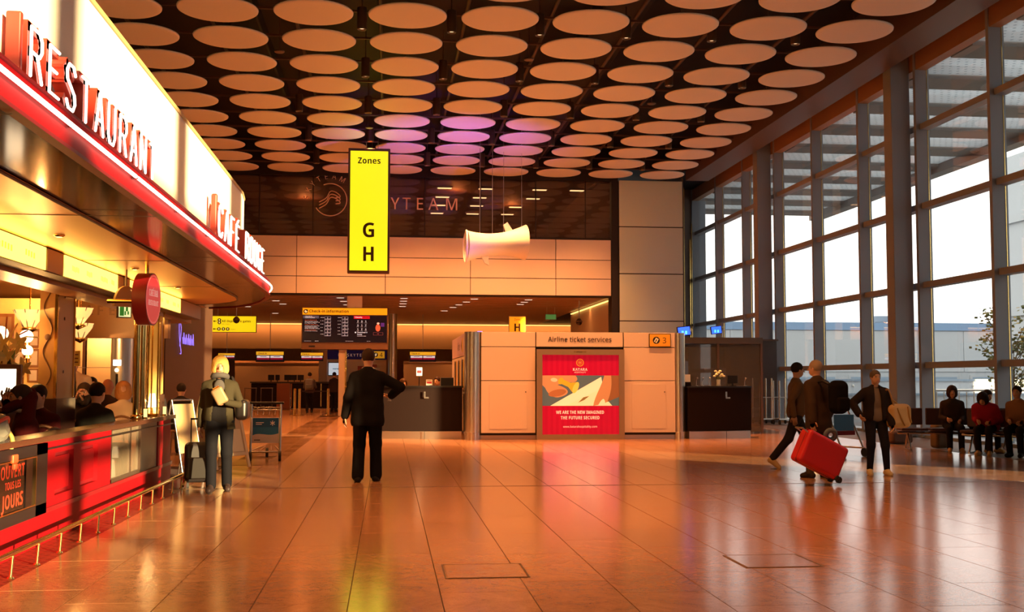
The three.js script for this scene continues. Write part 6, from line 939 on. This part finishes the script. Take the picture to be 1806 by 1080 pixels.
person('dark haired diner in grey green coat with back to the bar rail', [-3.45, 0, -13.8], PI - 0.4, 1.76, { fine: 0.018, fineHead: 0.01, hairColor: [0.014, 0.009, 0.007], jacket: [0.018, 0.016, 0.012], trousers: dk }, seat);
person('diner in black jacket holding his chin at the round table', [-3.75, 0, -14.75], -0.1, 1.76, { fine: 0.018, fineHead: 0.009, skin: [0.45, 0.22, 0.14], hairColor: [0.03, 0.016, 0.01], jacket: [0.02, 0.014, 0.013], trousers: dk }, { ...seat, handR: [-0.04, 1.14, 0.26], fingersR: [0.2, 0.9, -0.2], handL: [0.05, 1.12, 0.26], fingersL: [-0.2, 0.9, -0.1], lean: 0.2 });
person('blond woman in cream top seen from behind at the table', [-3.5, 0, -15.55], PI + 0.2, 1.7, { fine: 0.016, fineHead: 0.01, hair: 'bob', hairColor: [0.36, 0.16, 0.06], jacket: [0.6, 0.46, 0.32], trousers: dk }, { ...seat, pelvis: [0, 0.6, 0] });
person('bald diner far inside the café', [-4.1, 0, -17.15], PI, 1.76, { ...far, hair: 'bald', skin: [0.55, 0.22, 0.14], jacket: [0.05, 0.03, 0.025], trousers: dk }, { ...seat, pelvis: [0, 0.6, 0] });
person('dark haired diner in black beside the brass posts', [-3.6, 0, -17.75], PI + 0.3, 1.78, { ...far, jacket: dk, trousers: dk }, { ...seat, pelvis: [0, 0.62, 0] });
person('dark haired diner in brown behind the bald diner', [-4.68, 0, -18.6], 0.3, 1.76, { ...far, jacket: [0.06, 0.03, 0.02], trousers: dk }, { ...seat, pelvis: [0, 0.62, 0] });
person('dark haired diner in maroon behind the waiter', [-5.05, 0, -17.4], 0.1, 1.7, { ...far, jacket: [0.1, 0.02, 0.02], trousers: dk }, { ...seat, pelvis: [0, 0.6, 0] });
person('dark haired man in black sitting before the brown wall', [-3.9, 0, -22], PI, 1.75, { ...far, jacket: dk, trousers: dk }, { ...seat, pelvis: [0, 0.52, 0] });
{ const ch = scene.getObjectByName('cafe_chair'); const c1 = copyOf(ch, [-3.9, 0, -21.95], PI); c1.userData.label = 'dark bentwood chair under the man before the brown wall'; delete c1.userData.group; }
person('traveller with grey backpack queueing before the long counter', [-3.3, 0, -48.6], PI, 1.7, { ...far, hairColor: [0.03, 0.02, 0.012], jacket: [0.1, 0.07, 0.06], trousers: dk }, { handL: [0.15, 1.1, 0.3], handR: [-0.2, 1.05, 0.3] });
{ const b = thing('grey_rucksack', 'grey rucksack on the back of the queueing traveller', 'backpack', [-3.3, 1.02, -48.38]); mesh('pack', rb(0.34, 0.46, 0.2, 0, 0.18, 0, 0.08, 3), mat([0.16, 0.13, 0.12], 0.8), b); mesh('pocket', rb(0.26, 0.2, 0.08, 0, 0.08, 0.11, 0.04, 2), mat([0.12, 0.1, 0.09], 0.8), b); }
person('traveller in dark clothes at the airline kiosk', [-2.35, 0, -50], PI - 0.5, 1.72, { ...far, hairColor: [0.03, 0.015, 0.01], jacket: [0.05, 0.03, 0.025], trousers: dk });
person('desk agent with brown hair and cream top behind the curved desk', [0.35, 0, -28.9], 0.4, 1.62, { ...far, fineHead: 0.01, hair: 'bob', hairColor: [0.06, 0.025, 0.012], jacket: [0.55, 0.35, 0.2], trousers: dk }, { ...seat, pelvis: [0, 0.72, 0] });
person('desk agent with dark hair leaning over behind the curved desk', [1.3, 0, -29.3], -0.6, 1.66, { ...far, hairColor: [0.03, 0.012, 0.01], shirt: [0.6, 0.5, 0.45], jacket: [0.08, 0.02, 0.03], trousers: dk }, { ...seat, pelvis: [0, 0.74, 0] });
{
  const card = (l, x, y, w, h) => { const c = thing('desk_card', l, 'card', [x, y, -27.3]); const t = canvas(96, 128, (g, W, H) => { g.fillStyle = '#e8dcd0'; g.fillRect(0, 0, W, H); g.fillStyle = '#b02030'; g.fillRect(8, 44, 80, 46); g.fillStyle = '#6a5048'; g.fillRect(12, 14, 70, 8); g.fillRect(12, 104, 50, 8); }); mesh('sheet', rb(w, h, 0.01, 0, h / 2, 0, 0.003, 1), M.white, c); mesh('print', planeFace(w * 0.94, h * 0.94, 0, h / 2, 0.006), mat([1, 1, 1], 0.5, 0, { map: t }), c); mesh('foot', bx(w, 0.01, 0.08, 0, -0.003, -0.02), M.gloss, c); if (y > 1.3) mesh('stem', bar([0, 1.26 - y, -0.01], [0, 0.02, -0.01], 0.012, 6), M.gloss, c); };
  card('taller red and white notice card on the curved desk', 0.74, 1.5, 0.14, 0.2); card('small red and white notice card on the curved desk', 0.98, 1.27, 0.15, 0.14);
  const m = thing('desk_screen', 'dark screen with pale edge standing on the curved desk', 'monitor', [1.42, 1.26, -27.5]); mesh('panel', rb(0.32, 0.2, 0.03, 0, 0.1, 0, 0.006, 1), M.black, m); mesh('edge', [bx(0.33, 0.012, 0.034, 0, 0.2, 0), bx(0.012, 0.2, 0.034, -0.16, 0.1, 0)], M.satin, m);
}
renderer.render(scene, camera);
